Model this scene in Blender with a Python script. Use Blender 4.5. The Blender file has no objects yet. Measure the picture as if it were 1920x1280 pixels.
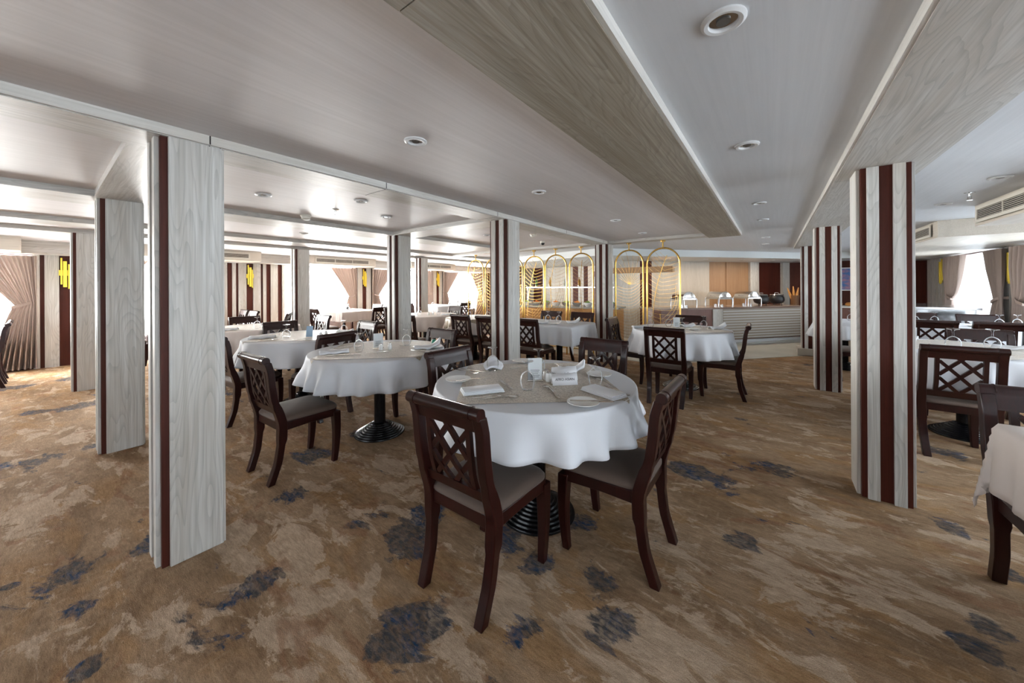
import bpy, bmesh, math, random
from mathutils import Vector, Matrix
R = random.Random(7)
SC = bpy.context.scene
COL = SC.collection
PI = math.pi
# ------------------------------------------------------------------ camera
YAW = math.atan(490 / 660.0); ROLL = .0055; EYE = Vector((0, 0, 1.4))
fw = Vector((-math.sin(YAW), math.cos(YAW), 0)); rt = Vector((math.cos(YAW), math.sin(YAW), 0)); up = Vector((0, 0, 1))
xc = rt * math.cos(ROLL) - up * math.sin(ROLL); yc = rt * math.sin(ROLL) + up * math.cos(ROLL)
cam = bpy.data.objects.new('camera', bpy.data.cameras.new('camera')); COL.objects.link(cam)
M = Matrix((xc, yc, -fw)).transposed().to_4x4(); M.translation = EYE
cam.matrix_world = M
cam.data.sensor_width = 36; cam.data.lens = 660 / 1920 * 36; cam.data.shift_y = -(640 - 536.7) / 1920
cam.data.clip_start = .02
SC.camera = cam
# ------------------------------------------------------------------ world, daylight, exposure
w = bpy.data.worlds.new('world'); SC.world = w; w.use_nodes = True
bg = w.node_tree.nodes['Background']; bg.inputs[0].default_value = (.86, .93, 1, 1); bg.inputs[1].default_value = 5.0
SC.view_settings.view_transform = 'Standard'; SC.view_settings.look = 'None'
SC.view_settings.exposure = 0.42; SC.view_settings.gamma = 1; SC.view_settings.use_curve_mapping = False
def daylight(x, y, wy, d, power, col=(.93, .97, 1)):
    L = bpy.data.lights.new('daylight', 'AREA'); L.shape = 'RECTANGLE'; L.size = wy; L.size_y = 1.5; L.energy = power; L.color = col
    o = bpy.data.objects.new('daylight', L); COL.objects.link(o); o.location = (x, y, 1.35)
    o.rotation_euler = (math.radians(74), 0, -PI/2 if d > 0 else PI/2)   # tips the light slightly down, like the sky
    return o
LW = [(-2.7, -.05), (.65, 2.42), (3.9, 5.79), (6.5, 8.82), (9.54, 11.6)]       # windows of the left wall (y ranges)
RW = [(-3.2, -1.2), (-.2, 1.8), (2.8, 4.8), (6.0, 8.95), (9.7, 11.6)]          # windows of the right wall
for a, b in LW: daylight(-10.85, (a+b)/2, b-a, 1, 880, (1, .955, .90))
for a, b in RW: daylight(3.55, (a+b)/2, b-a, -1, 62, (.86, .93, 1))
daylight(-4.2, -5.6, 5.0, 1, 40).rotation_euler = (math.radians(80), 0, 0)
# ------------------------------------------------------------------ mesh helper
def sm_(o, ang=35):
    me = o.data
    me.polygons.foreach_set('use_smooth', [True]*len(me.polygons))
    me.set_sharp_from_angle(angle=math.radians(ang))
class MB:
    def __init__(s): s.v = []; s.f = []
    def add(s, vs, fs):
        n = len(s.v); s.v += [tuple(p) for p in vs]; s.f += [tuple(i+n for i in f) for f in fs]; return s
    def box(s, x0, x1, y0, y1, z0, z1, m=None):
        vs = [(x, y, z) for x in (x0, x1) for y in (y0, y1) for z in (z0, z1)]
        if m: vs = [m @ Vector(p) for p in vs]
        return s.add(vs, [(0, 1, 3, 2), (4, 6, 7, 5), (0, 4, 5, 1), (2, 3, 7, 6), (0, 2, 6, 4), (1, 5, 7, 3)])
    def lathe(s, prof, n=20, c=(0, 0, 0), m=None, sy=1):
        vs = []; fs = []
        for r, z in prof:
            for i in range(n):
                a = 2*PI*i/n; p = Vector((c[0]+r*math.cos(a), c[1]+sy*r*math.sin(a), c[2]+z)); vs.append(m @ p if m else p)
        for j in range(len(prof)-1):
            for i in range(n):
                k = (i+1) % n; fs.append((j*n+i, j*n+k, (j+1)*n+k, (j+1)*n+i))
        if prof[0][0] > 1e-4: fs.append(tuple(range(n))[::-1])
        if prof[-1][0] > 1e-4: fs.append(tuple((len(prof)-1)*n+i for i in range(n)))
        return s.add(vs, fs)
    def tube(s, pts, r, n=8, rs=None, sx=1):
        pts = [Vector(p) for p in pts]; vs = []; fs = []; ref = None
        for i, p in enumerate(pts):
            t = (pts[min(i+1, len(pts)-1)] - pts[max(i-1, 0)]).normalized()
            if ref is None: ref = Vector((1, 0, 0)) if abs(t.x) < .9 else Vector((0, 1, 0))
            a = (ref - t*ref.dot(t)).normalized(); b = t.cross(a); ref = a
            rr = rs[i] if rs else r
            for k in range(n):
                q = 2*PI*(k+.5)/n; vs.append(p + a*math.cos(q)*rr*sx + b*math.sin(q)*rr)
        for i in range(len(pts)-1):
            for k in range(n):
                l = (k+1) % n; fs.append((i*n+k, i*n+l, (i+1)*n+l, (i+1)*n+k))
        fs.append(tuple(range(n))[::-1]); fs.append(tuple((len(pts)-1)*n+k for k in range(n)))
        return s.add(vs, fs)
    def sweep(s, secs):          # list of sections, each a closed ring of points
        n = len(secs[0]); vs = [p for q in secs for p in q]; fs = []
        for i in range(len(secs)-1):
            for k in range(n):
                l = (k+1) % n; fs.append((i*n+k, i*n+l, (i+1)*n+l, (i+1)*n+k))
        fs.append(tuple(range(n))[::-1]); fs.append(tuple((len(secs)-1)*n+k for k in range(n)))
        return s.add(vs, fs)
    def mesh(s, name, mat, fix=True):
        me = bpy.data.meshes.new(name); me.from_pydata(s.v, [], s.f)
        if fix:
            b = bmesh.new(); b.from_mesh(me); bmesh.ops.recalc_face_normals(b, faces=b.faces); b.to_mesh(me); b.free()
        me.materials.append(mat); return me
    def obj(s, name, mat, parent=None, ang=35, bevel=0, fix=True, loc=None):
        o = bpy.data.objects.new(name, s.mesh(name, mat, fix)); COL.objects.link(o)
        if parent: o.parent = parent
        if loc: o.location = loc
        sm_(o, ang)
        if bevel:
            m = o.modifiers.new('bevel', 'BEVEL'); m.width = bevel; m.segments = 2; m.limit_method = 'ANGLE'
        return o
def tag(o, label, cat, group=None, kind=None):
    if label: o['label'] = label
    if cat: o['category'] = cat
    if group: o['group'] = group
    if kind: o['kind'] = kind
    return o
def thing(name, label, cat, loc=(0, 0, 0), rz=0, group=None):
    o = bpy.data.objects.new(name, None); COL.objects.link(o); o.location = loc; o.rotation_euler = (0, 0, rz); o.empty_display_size = .05
    return tag(o, label, cat, group)
def struct(name, mb, mat, **k):
    return tag(mb.obj(name, mat, **k), None, None, None, 'structure')
def dup(o, loc=None, rz=None, label=None, group=None, parent=None):
    c = o.copy(); COL.objects.link(c)
    if parent: c.parent = parent
    for ch in KIDS.get(o.name, []) or [x for x in o.children]: dup(ch, parent=c)
    if loc is not None: c.location = loc
    if rz is not None: c.rotation_euler = (0, 0, rz)
    if label: c['label'] = label
    if group: c['group'] = group
    return c
KIDS = {}
# ------------------------------------------------------------------ materials
def new(name):
    m = bpy.data.materials.new(name); m.use_nodes = True; nt = m.node_tree; return m, nt, nt.nodes['Principled BSDF']
def plain(name, col, rough=.5, metal=0, coat=0, spec=.5, noise=0, sc=8):
    m, nt, b = new(name)
    b.inputs['Base Color'].default_value = (*col, 1); b.inputs['Roughness'].default_value = rough; b.inputs['Metallic'].default_value = metal
    b.inputs['Coat Weight'].default_value = coat; b.inputs['Coat Roughness'].default_value = .12; b.inputs['Specular IOR Level'].default_value = spec
    if noise:
        n = nt.nodes.new('ShaderNodeTexNoise'); n.inputs['Scale'].default_value = sc; n.inputs['Detail'].default_value = 6
        tc = nt.nodes.new('ShaderNodeTexCoord'); nt.links.new(tc.outputs['Object'], n.inputs['Vector'])
        mx = nt.nodes.new('ShaderNodeMix'); mx.data_type = 'RGBA'; nt.links.new(n.outputs['Fac'], mx.inputs['Factor'])
        mx.inputs['A'].default_value = (*[c*(1-noise) for c in col], 1); mx.inputs['B'].default_value = (*[min(1, c*(1+noise)) for c in col], 1)
        nt.links.new(mx.outputs['Result'], b.inputs['Base Color'])
    return m
def wood(name, axis, c0, c1, c2, rough=.38, scale=1.0, grain=1.0, coat=.0, bump=.25):
    """long-grained board: axis is the direction of the grain"""
    m, nt, b = new(name); N = nt.nodes.new; Lk = nt.links.new
    tc = N('ShaderNodeTexCoord'); geo = N('ShaderNodeObjectInfo')
    add = N('ShaderNodeVectorMath'); add.operation = 'ADD'; Lk(tc.outputs['Object'], add.inputs[0])
    mul = N('ShaderNodeVectorMath'); mul.operation = 'SCALE'; mul.inputs['Scale'].default_value = 17
    cmb = N('ShaderNodeCombineXYZ'); [Lk(geo.outputs['Random'], cmb.inputs[i]) for i in range(3)]
    Lk(cmb.outputs[0], mul.inputs[0]); Lk(mul.outputs[0], add.inputs[1])
    def nz(sl, sx, det, dist, rough_=.6):
        mp = N('ShaderNodeMapping'); s = [sx*scale]*3; s[axis] = sl*scale; mp.inputs['Scale'].default_value = s; Lk(add.outputs[0], mp.inputs[0])
        n = N('ShaderNodeTexNoise'); n.inputs['Scale'].default_value = 1; n.inputs['Detail'].default_value = det; n.inputs['Distortion'].default_value = dist
        n.inputs['Roughness'].default_value = rough_; Lk(mp.outputs[0], n.inputs['Vector']); return n
    fine = nz(1.6, 85, 5, .25); broad = nz(.7, 6, 3, .6)
    # cathedral figure: rings of a stretched noise
    ring = nz(.5, 4.2, 2.5, .25, .45)
    mm = N('ShaderNodeMath'); mm.operation = 'MULTIPLY'; mm.inputs[1].default_value = 30; Lk(ring.outputs['Fac'], mm.inputs[0])
    fr = N('ShaderNodeMath'); fr.operation = 'FRACT'; Lk(mm.outputs[0], fr.inputs[0])
    rr = N('ShaderNodeValToRGB'); rr.color_ramp.elements[0].position = .0; rr.color_ramp.elements[0].color = (0, 0, 0, 1)
    rr.color_ramp.elements[1].position = .45; rr.color_ramp.elements[1].color = (1, 1, 1, 1); Lk(fr.outputs[0], rr.inputs[0])
    r1 = N('ShaderNodeValToRGB'); e = r1.color_ramp.elements; e[0].position = .36; e[0].color = (*c0, 1); e[1].position = .66; e[1].color = (*c1, 1)
    Lk(fine.outputs['Fac'], r1.inputs[0])
    r2 = N('ShaderNodeValToRGB'); e = r2.color_ramp.elements; e[0].position = .42; e[0].color = (0, 0, 0, 1); e[1].position = .68; e[1].color = (1, 1, 1, 1)
    Lk(broad.outputs['Fac'], r2.inputs[0])
    mx = N('ShaderNodeMix'); mx.data_type = 'RGBA'; Lk(r2.outputs[0], mx.inputs['Factor']); Lk(r1.outputs[0], mx.inputs['A']); mx.inputs['B'].default_value = (*c2, 1)
    mf = N('ShaderNodeMath'); mf.operation = 'MULTIPLY'; mf.inputs[1].default_value = .6; Lk(r2.outputs[0], mf.inputs[0]); Lk(mf.outputs[0], mx.inputs['Factor'])
    m3 = N('ShaderNodeMix'); m3.data_type = 'RGBA'; m3.blend_type = 'MULTIPLY'; m3.inputs['Factor'].default_value = .18*grain
    Lk(mx.outputs['Result'], m3.inputs['A']); Lk(rr.outputs[0], m3.inputs['B']); Lk(m3.outputs['Result'], b.inputs['Base Color'])
    bp = N('ShaderNodeBump'); bp.inputs['Strength'].default_value = bump; bp.inputs['Distance'].default_value = .002; Lk(fine.outputs['Fac'], bp.inputs['Height']); Lk(bp.outputs[0], b.inputs['Normal'])
    b.inputs['Roughness'].default_value = rough; b.inputs['Coat Weight'].default_value = coat; b.inputs['Coat Roughness'].default_value = .15
    return m
pale = ((.46, .445, .41), (.64, .63, .60), (.40, .35, .29))
W_V = wood('whitewashed_wood_upright', 2, *pale, rough=.42)
W_Y = wood('whitewashed_wood_lengthwise', 1, (.42, .40, .37), (.58, .565, .535), (.36, .315, .26), rough=.47)
W_X = wood('whitewashed_wood_crosswise', 0, (.42, .40, .37), (.58, .565, .535), (.36, .315, .26), rough=.47)
W_MID = wood('weathered_brown_grey_wood', 1, (.23, .20, .155), (.37, .335, .28), (.19, .155, .11), rough=.5)
W_EDGE = wood('pale_edge_wood', 1, (.55, .53, .49), (.68, .66, .62), (.5, .46, .40), rough=.35, grain=.4)
CEIL_L = wood('satin_ceiling_panels', 1, (.58, .55, .55), (.64, .61, .61), (.55, .52, .515), rough=.5, grain=.12, scale=.6, bump=.03)
CEIL_R = wood('pale_blue_grey_ceiling_panels', 1, (.60, .615, .64), (.65, .665, .69), (.58, .59, .61), rough=.45, grain=.08, scale=.5, bump=.04)
MAHO = wood('mahogany_upright', 2, (.055, .010, .005), (.085, .017, .008), (.042, .008, .004), rough=.5, grain=.5); MAHO.node_tree.nodes['Principled BSDF'].inputs['Specular IOR Level'].default_value = .22
BEIGE = wood('beige_veneer', 2, (.44, .40, .34), (.52, .48, .42), (.40, .35, .29), rough=.5, grain=.4)
TAN = wood('tan_veneer', 2, (.30, .17, .085), (.38, .225, .12), (.27, .15, .075), rough=.5, grain=.4)
ROSE = wood('rosewood_panel', 2, (.16, .075, .06), (.21, .105, .085), (.15, .07, .055), rough=.4, grain=.4)
HONEY = wood('honey_wood', 0, (.36, .17, .055), (.46, .24, .09), (.32, .14, .04), rough=.35, grain=.5)
BOXW = wood('cream_housing', 1, (.56, .50, .42), (.64, .58, .50), (.52, .46, .38), rough=.45, grain=.3)
CHAIR = wood('dark_red_chair_wood', 2, (.015, .0028, .0020), (.026, .0046, .0030), (.010, .0022, .0016), rough=.31, grain=.3, coat=.12, bump=.03); CHAIR.node_tree.nodes['Principled BSDF'].inputs['Specular IOR Level'].default_value = .28
SEAT = plain('taupe_velour', (.080, .052, .038), .75, noise=.12, sc=5); SEAT.node_tree.nodes['Principled BSDF'].inputs['Sheen Weight'].default_value = .1
BLACK = plain('black_cast_iron', (.004, .004, .005), .26, spec=.28)
GOLD = plain('polished_brass', (.62, .38, .10), .22, 1)
SCONCE = plain('yellow_gilt', (.78, .58, .07), .3, .6)
STEEL = plain('polished_steel', (.72, .72, .72), .16, 1)
SILVER = plain('cutlery_steel', (.62, .60, .57), .18, 1)
CHINA = plain('white_china', (.78, .78, .76), .18, coat=.3)
KETTLE = plain('matt_black_enamel', (.018, .018, .020), .42)
MARBLE = plain('cream_marble', (.42, .40, .35), .18, noise=.18, sc=2.2)
STONE = plain('marble_plinth_stone', (.40, .36, .30), .3, noise=.15, sc=5)
BREAD = plain('bread_crust', (.50, .23, .06), .7, noise=.35, sc=25)
WICKER = plain('wicker', (.16, .075, .03), .7, noise=.4, sc=60)
GREEN = plain('salad_leaves', (.16, .32, .05), .6, noise=.5, sc=40)
PLASTIC = plain('ivory_plastic', (.62, .58, .50), .45)
DARKP = plain('dark_slot', (.012, .010, .008), .6)
PAPER = plain('white_paper', (.80, .80, .82), .6)
INK = plain('grey_ink', (.05, .05, .06), .7)
RUSTY = plain('orange_fruit', (.75, .25, .03), .5, noise=.2, sc=10)
def cloth_mat(name, col, tr=.25):
    m, nt, b = new(name); N = nt.nodes.new; Lk = nt.links.new
    b.inputs['Base Color'].default_value = (*col, 1); b.inputs['Roughness'].default_value = .62
    n = N('ShaderNodeTexNoise'); n.inputs['Scale'].default_value = 260; tc = N('ShaderNodeTexCoord'); Lk(tc.outputs['Object'], n.inputs['Vector'])
    bp = N('ShaderNodeBump'); bp.inputs['Strength'].default_value = .12; bp.inputs['Distance'].default_value = .001; Lk(n.outputs['Fac'], bp.inputs['Height']); Lk(bp.outputs[0], b.inputs['Normal'])
    t = N('ShaderNodeBsdfTranslucent'); t.inputs[0].default_value = (*col, 1); mx = N('ShaderNodeMixShader'); mx.inputs[0].default_value = tr
    out = nt.nodes['Material Output']; Lk(b.outputs[0], mx.inputs[1]); Lk(t.outputs[0], mx.inputs[2]); Lk(mx.outputs[0], out.inputs[0]); return m
CLOTH = cloth_mat('white_table_linen', (.78, .79, .82)); CLOTHP = cloth_mat('blush_table_linen', (.80, .72, .67)); NAPK = cloth_mat('white_napkin_linen', (.80, .81, .84), .1)  # blush linen has an even pinkish colour of its own
DRAPE = cloth_mat('dusty_pink_curtain_linen', (.32, .245, .21), .04)
def topper_mat():
    m, nt, b = new('beige_patterned_topper'); N = nt.nodes.new; Lk = nt.links.new
    tc = N('ShaderNodeTexCoord'); mp = N('ShaderNodeMapping'); mp.inputs['Scale'].default_value = (1, 2.6, 1); Lk(tc.outputs['Object'], mp.inputs[0])
    n = N('ShaderNodeTexNoise'); n.inputs['Scale'].default_value = 46; n.inputs['Detail'].default_value = 3; n.inputs['Distortion'].default_value = 2.2; Lk(mp.outputs[0], n.inputs['Vector'])
    r = N('ShaderNodeValToRGB'); e = r.color_ramp.elements; e[0].position = .45; e[0].color = (.20, .145, .085, 1); e[1].position = .53; e[1].color = (.47, .39, .29, 1)
    Lk(n.outputs['Fac'], r.inputs[0]); Lk(r.outputs[0], b.inputs['Base Color']); b.inputs['Roughness'].default_value = .5; b.inputs['Sheen Weight'].default_value = .3; return m
TOPPER = topper_mat()
def sheer_mat():
    m = bpy.data.materials.new('sheer_voile'); m.use_nodes = True; nt = m.node_tree; nt.nodes.clear(); N = nt.nodes.new; Lk = nt.links.new
    out = N('ShaderNodeOutputMaterial'); t = N('ShaderNodeBsdfTransparent'); t.inputs[0].default_value = (1, 1, 1, 1)
    d = N('ShaderNodeBsdfTranslucent'); d.inputs[0].default_value = (.92, .93, .95, 1); s = N('ShaderNodeBsdfDiffuse'); s.inputs[0].default_value = (.9, .9, .92, 1)
    a = N('ShaderNodeMixShader'); a.inputs[0].default_value = .25; Lk(d.outputs[0], a.inputs[1]); Lk(s.outputs[0], a.inputs[2])
    b = N('ShaderNodeMixShader'); b.inputs[0].default_value = .5; Lk(t.outputs[0], b.inputs[1]); Lk(a.outputs[0], b.inputs[2]); Lk(b.outputs[0], out.inputs[0]); return m
SHEER = sheer_mat()
def thin_glass(name, col, gl=.1, r=.03):
    m = bpy.data.materials.new(name); m.use_nodes = True; nt = m.node_tree; nt.nodes.clear(); N = nt.nodes.new; Lk = nt.links.new
    out = N('ShaderNodeOutputMaterial'); t = N('ShaderNodeBsdfTransparent'); t.inputs[0].default_value = (*col, 1); g = N('ShaderNodeBsdfGlossy'); g.inputs['Roughness'].default_value = r
    f = N('ShaderNodeLayerWeight'); f.inputs[0].default_value = gl; a = N('ShaderNodeMixShader'); Lk(f.outputs['Fresnel'], a.inputs[0]); Lk(t.outputs[0], a.inputs[1]); Lk(g.outputs[0], a.inputs[2]); Lk(a.outputs[0], out.inputs[0]); return m
def clear_glass(name):
    m = bpy.data.materials.new(name); m.use_nodes = True; nt = m.node_tree; nt.nodes.clear(); N = nt.nodes.new; Lk = nt.links.new
    out = N('ShaderNodeOutputMaterial'); t = N('ShaderNodeBsdfTransparent'); t.inputs[0].default_value = (.985, .985, .99, 1)
    g = N('ShaderNodeBsdfGlossy'); g.inputs['Roughness'].default_value = .04; d = N('ShaderNodeBsdfTranslucent'); d.inputs[0].default_value = (.9, .92, .95, 1)
    e = N('ShaderNodeMixShader'); e.inputs[0].default_value = .22; Lk(g.outputs[0], e.inputs[1]); Lk(d.outputs[0], e.inputs[2])  # white translucent share stands in for bright highlights along the glass edges
    f = N('ShaderNodeLayerWeight'); f.inputs[0].default_value = .15; a = N('ShaderNodeMixShader'); Lk(f.outputs['Fresnel'], a.inputs[0]); Lk(t.outputs[0], a.inputs[1]); Lk(e.outputs[0], a.inputs[2]); Lk(a.outputs[0], out.inputs[0]); return m
PANE = thin_glass('window_glass', (.97, .99, 1), .1); GLASS = clear_glass('goblet_glass'); ACRYL = thin_glass('clear_acrylic', (.96, .965, .96), .15)
def emis(name, col, s):
    m, nt, b = new(name); b.inputs['Base Color'].default_value = (*col, 1); b.inputs['Emission Color'].default_value = (*col, 1); b.inputs['Emission Strength'].default_value = s; return m
TUBE = emis('lit_tube', (1, .97, .92), 9)
def carpet_mat():
    m, nt, b = new('patterned_carpet'); N = nt.nodes.new; Lk = nt.links.new
    tc = N('ShaderNodeTexCoord')
    def nz(scale, det, dist, sx=1, sy=1, rot=0, off=0, rough=.55):
        mp = N('ShaderNodeMapping'); mp.inputs['Scale'].default_value = (sx, sy, 1); mp.inputs['Rotation'].default_value = (0, 0, rot); mp.inputs['Location'].default_value = (off, off*.7, off*.3)
        Lk(tc.outputs['Object'], mp.inputs[0]); n = N('ShaderNodeTexNoise'); n.inputs['Scale'].default_value = scale; n.inputs['Detail'].default_value = det
        n.inputs['Distortion'].default_value = dist; n.inputs['Roughness'].default_value = rough; Lk(mp.outputs[0], n.inputs['Vector']); return n.outputs['Fac']
    def ramp(src, p0, p1, c0=(0, 0, 0), c1=(1, 1, 1), mode='LINEAR'):
        r = N('ShaderNodeValToRGB'); r.color_ramp.interpolation = mode; e = r.color_ramp.elements; e[0].position = p0; e[0].color = (*c0, 1); e[1].position = p1; e[1].color = (*c1, 1); Lk(src, r.inputs[0]); return r.outputs[0]
    def mix(f, a, c, mode='MIX'):
        x = N('ShaderNodeMix'); x.data_type = 'RGBA'; x.blend_type = mode
        for s, v in (('Factor', f), ('A', a), ('B', c)):
            if isinstance(v, (int, float)): x.inputs[s].default_value = v
            elif isinstance(v, tuple): x.inputs[s].default_value = (*v, 1)
            else: Lk(v, x.inputs[s])
        return x.outputs['Result']
    def math_(op, a, c):
        x = N('ShaderNodeMath'); x.operation = op
        for i, v in enumerate((a, c)):
            if isinstance(v, (int, float)): x.inputs[i].default_value = v
            else: Lk(v, x.inputs[i])
        return x.outputs[0]
    A = .12
    BLUE = [(-2.9, -0.09, 0.07), (-2.78, 0.06, 0.16), (-2.44, 0.08, 0.09), (-2.04, 0.11, 0.07), (-2.72, 0.32, 0.09), (-1.96, 0.65, 0.11), (-2.62, 1.01, 0.13), (-2.0, 1.12, 0.12), (-1.59, 1.16, 0.16), (-1.19, 0.91, 0.14), (-1.72, 1.42, 0.13), (-3.04, 1.44, 0.19), (-3.21, 1.81, 0.13), (-4.8, -0.01, 0.19), (-4.87, 0.27, 0.1), (-6.68, 0.26, 0.18), (-6.72, -0.05, 0.19), (-8.66, -0.15, 0.21), (-8.8, 0.21, 0.15), (-1.23, 1.57, 0.17), (-0.94, 1.52, 0.11), (-0.9, 1.94, 0.14), (-0.7, 1.57, 0.13), (-0.55, 1.4, 0.1), (-0.82, 1.16, 0.08), (-1.62, 1.26, 0.08), (0.81, 3.11, 0.12), (0.7, 2.33, 0.08), (0.62, 2.14, 0.07), (0.9, 2.79, 0.06), (0.11, 1.85, 0.11), (0.03, 3.36, 0.14), (-0.56, 2.92, 0.14), (-0.12, 2.33, 0.12)]      # centres and radii of the woven blue motifs on the floor, metres
    BEIGE = [(-1.54, 0.71, 0.23), (-0.34, 1.48, 0.23), (-1.14, 1.06, 0.13), (-2.13, 0.86, 0.24), (0.38, 2.35, 0.28), (-0.38, 2.14, 0.21), (-0.97, 1.29, 0.13), (-2.27, 1.68, 0.29), (-1.91, 0.32, 0.11), (-3.8, -0.01, 0.24), (0.09, 2.1, 0.17), (-5.43, 0.41, 0.32), (-2.45, 0.68, 0.12)]
    def spots(L):
        out = None
        for x, y, rad in L:
            d = N('ShaderNodeVectorMath'); d.operation = 'DISTANCE'; Lk(tc.outputs['Object'], d.inputs[0]); d.inputs[1].default_value = (x, y, 0)
            q = math_('DIVIDE', d.outputs['Value'], rad*1.5); out = q if out is None else math_('MINIMUM', out, q)
        c = N('ShaderNodeMath'); c.operation = 'SUBTRACT'; c.use_clamp = True; c.inputs[0].default_value = 1; Lk(out, c.inputs[1]); return c.outputs[0]
    base = mix(ramp(nz(1.5, 4, .5, 1, 1.8, A), .38, .60), (.235, .150, .088), (.345, .235, .150))
    gold = ramp(nz(1.9, 3, .8, 1, 2.2, A, 11), .50, .62)
    base = mix(math_('MULTIPLY', gold, .7), base, (.31, .180, .085))
    # pale worn patches, ragged across the weave
    beige = ramp(math_('ADD', nz(2.9, 9, .5, 1, 1.9, A, 31, .68), math_('MULTIPLY', spots(BEIGE), .13)), .545, .575)
    base = mix(math_('MULTIPLY', beige, .85), base, (.46, .345, .252))
    rust = ramp(nz(2.6, 4, .9, 1.0, 2.4, A, 53), .58, .64)
    base = mix(math_('MULTIPLY', rust, .6), base, (.24, .125, .070))
    # plaid of faint light threads inside some patches
    br = N('ShaderNodeTexBrick'); br.offset = 0; br.inputs['Scale'].default_value = 9; br.inputs['Mortar Size'].default_value = .07; br.inputs['Mortar Smooth'].default_value = .6
    br.inputs['Brick Width'].default_value = .5; br.inputs['Row Height'].default_value = .5
    br.inputs['Color1'].default_value = (0, 0, 0, 1); br.inputs['Color2'].default_value = (0, 0, 0, 1); br.inputs['Mortar'].default_value = (1, 1, 1, 1)
    nv = N('ShaderNodeTexNoise'); nv.inputs['Scale'].default_value = 5; Lk(tc.outputs['Object'], nv.inputs['Vector'])
    vm = N('ShaderNodeMix'); vm.data_type = 'VECTOR'; vm.inputs['Factor'].default_value = .06; Lk(tc.outputs['Object'], vm.inputs['A']); Lk(nv.outputs['Color'], vm.inputs['B']); Lk(vm.outputs['Result'], br.inputs['Vector'])
    plaid = math_('MULTIPLY', math_('MULTIPLY', ramp(nz(1.1, 2, .3, 1, 1, 0, 71), .52, .60), ramp(nz(14, 3, .5), .42, .58)), br.outputs['Color'])
    base = mix(math_('MULTIPLY', plaid, .28), base, (.46, .34, .23))
    # blue grey stains with a deeper blue heart
    bl = nz(1.35, 9, .5, 1, 1.7, A, 91, .70)
    bl = math_('ADD', bl, math_('MULTIPLY', spots(BLUE), .24))
    blm = ramp(bl, .612, .640); deep = ramp(nz(3.4, 5, .8, 1, 1.6, A, 17, .7), .52, .60)
    speck = ramp(nz(26, 4, .6, 1, 2), .38, .62)
    blue = mix(deep, (.058, .062, .072), (.008, .046, .115))
    base = mix(math_('MULTIPLY', blm, math_('ADD', math_('MULTIPLY', speck, .45), .5)), base, blue)
    # pile streaks and tuft grain
    st = nz(1, 4, .2, 22, 110, A, 3, .7)
    base = mix(.36, base, ramp(st, .32, .68, (.35, .33, .30), (1.4, 1.4, 1.4)), 'MULTIPLY')
    mott = ramp(nz(9, 8, .4, 1, 2.4, A, 7, .72), .42, .60, (.62, .58, .52), (1.22, 1.22, 1.2)); base = mix(.38, base, mott, 'MULTIPLY')
    tf = nz(230, 2, 0, 1, 1)
    base = mix(.5, base, ramp(tf, .25, .75, (.5, .5, .5), (1.35, 1.35, 1.35)), 'MULTIPLY')
    Lk(base, b.inputs['Base Color']); b.inputs['Roughness'].default_value = .92; b.inputs['Specular IOR Level'].default_value = .05
    bp = N('ShaderNodeBump'); bp.inputs['Strength'].default_value = .6; bp.inputs['Distance'].default_value = .005; Lk(tf, bp.inputs['Height']); Lk(bp.outputs[0], b.inputs['Normal'])
    return m
CARPET = carpet_mat()
# ------------------------------------------------------------------ room shell
X0, X1, Y0, Y1 = -10.4, 3.1, -6.2, 13.4
ZC, ZB = 2.215, 2.163
struct('floor', MB().box(X0-.2, X1+.2, Y0, Y1+.1, -.1, 0), CARPET)
ux, uy = .64, .768                                       # direction along the diagonal buffet
def diag(p, a, off):                                      # point on the line through p, a along, off towards the back
    return (p[0]+ux*a-uy*off, p[1]+uy*a+ux*off)
PB = (-.85, 9.9)
def poly_prism(mb, pts, z0, z1):
    n = len(pts); return mb.add([(x, y, z0) for x, y in pts]+[(x, y, z1) for x, y in pts], [tuple(range(n))[::-1], tuple(range(n, 2*n))]+[(i, (i+1) % n, n+(i+1) % n, n+i) for i in range(n)])
struct('floor', poly_prism(MB(), [(-1.62, 6.6), (.0, 8.44), (2.2, 11.0), (2.2, 13.4), (-6.5, 13.4), (-6.5, 6.6)], 0, .006), MARBLE)
def ceil(mb, x0, x1, y0, y1): return mb.box(x0, x1, y0, y1, ZC, ZC+.1)
struct('ceiling', ceil(MB(), X0-.2, -.42, Y0, 6.5), CEIL_L)
struct('ceiling', ceil(ceil(MB(), -.42, X1+.2, Y0, Y1), X0-.2, -.42, 6.5, Y1), CEIL_R)
NT = [0]
def trim(mb, mat, **k):
    NT[0] += 1; return struct('trim_%d' % NT[0], mb, mat, **k)
def strip(x0, x1, y0, y1, mat=W_Y, z0=ZB, edge=None):
    seg = 2.95; y = y0; mb = MB()
    if x1-x0 > y1-y0: mb.box(x0, x1, y0, y1, z0, ZC)
    else:
        while y < y1-.01:
            ye = min(y+seg, y1); mb.box(x0, x1, y+.002, ye-.002, z0, ZC); y = ye
    trim(mb, mat)
YS = -5.3
strip(-2.72, -2.435, YS, 6.42); trim(MB().box(-2.434, -2.420, YS, 6.43, ZB+.004, ZC), W_EDGE)
strip(-5.0, -4.5, YS, 6.1)
strip(-6.9, -6.47, YS, 9.5)
strip(-8.15, -7.65, YS, 9.5)
strip(-.83, -.405, YS, 6.46, W_MID); trim(MB().box(-.404, -.388, YS, 6.47, ZB+.004, ZC), W_EDGE)
strip(-6.47, -.83, 6.18, 6.44, W_X, ZB+.006)
strip(-4.5, -2.72, .28, .66, W_X); strip(-4.5, -2.72, 3.12, 3.52, W_X)
strip(.365, .80, YS, 9.6); trim(MB().box(.350, .364, YS, 9.6, ZB+.004, ZC), W_EDGE)
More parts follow.
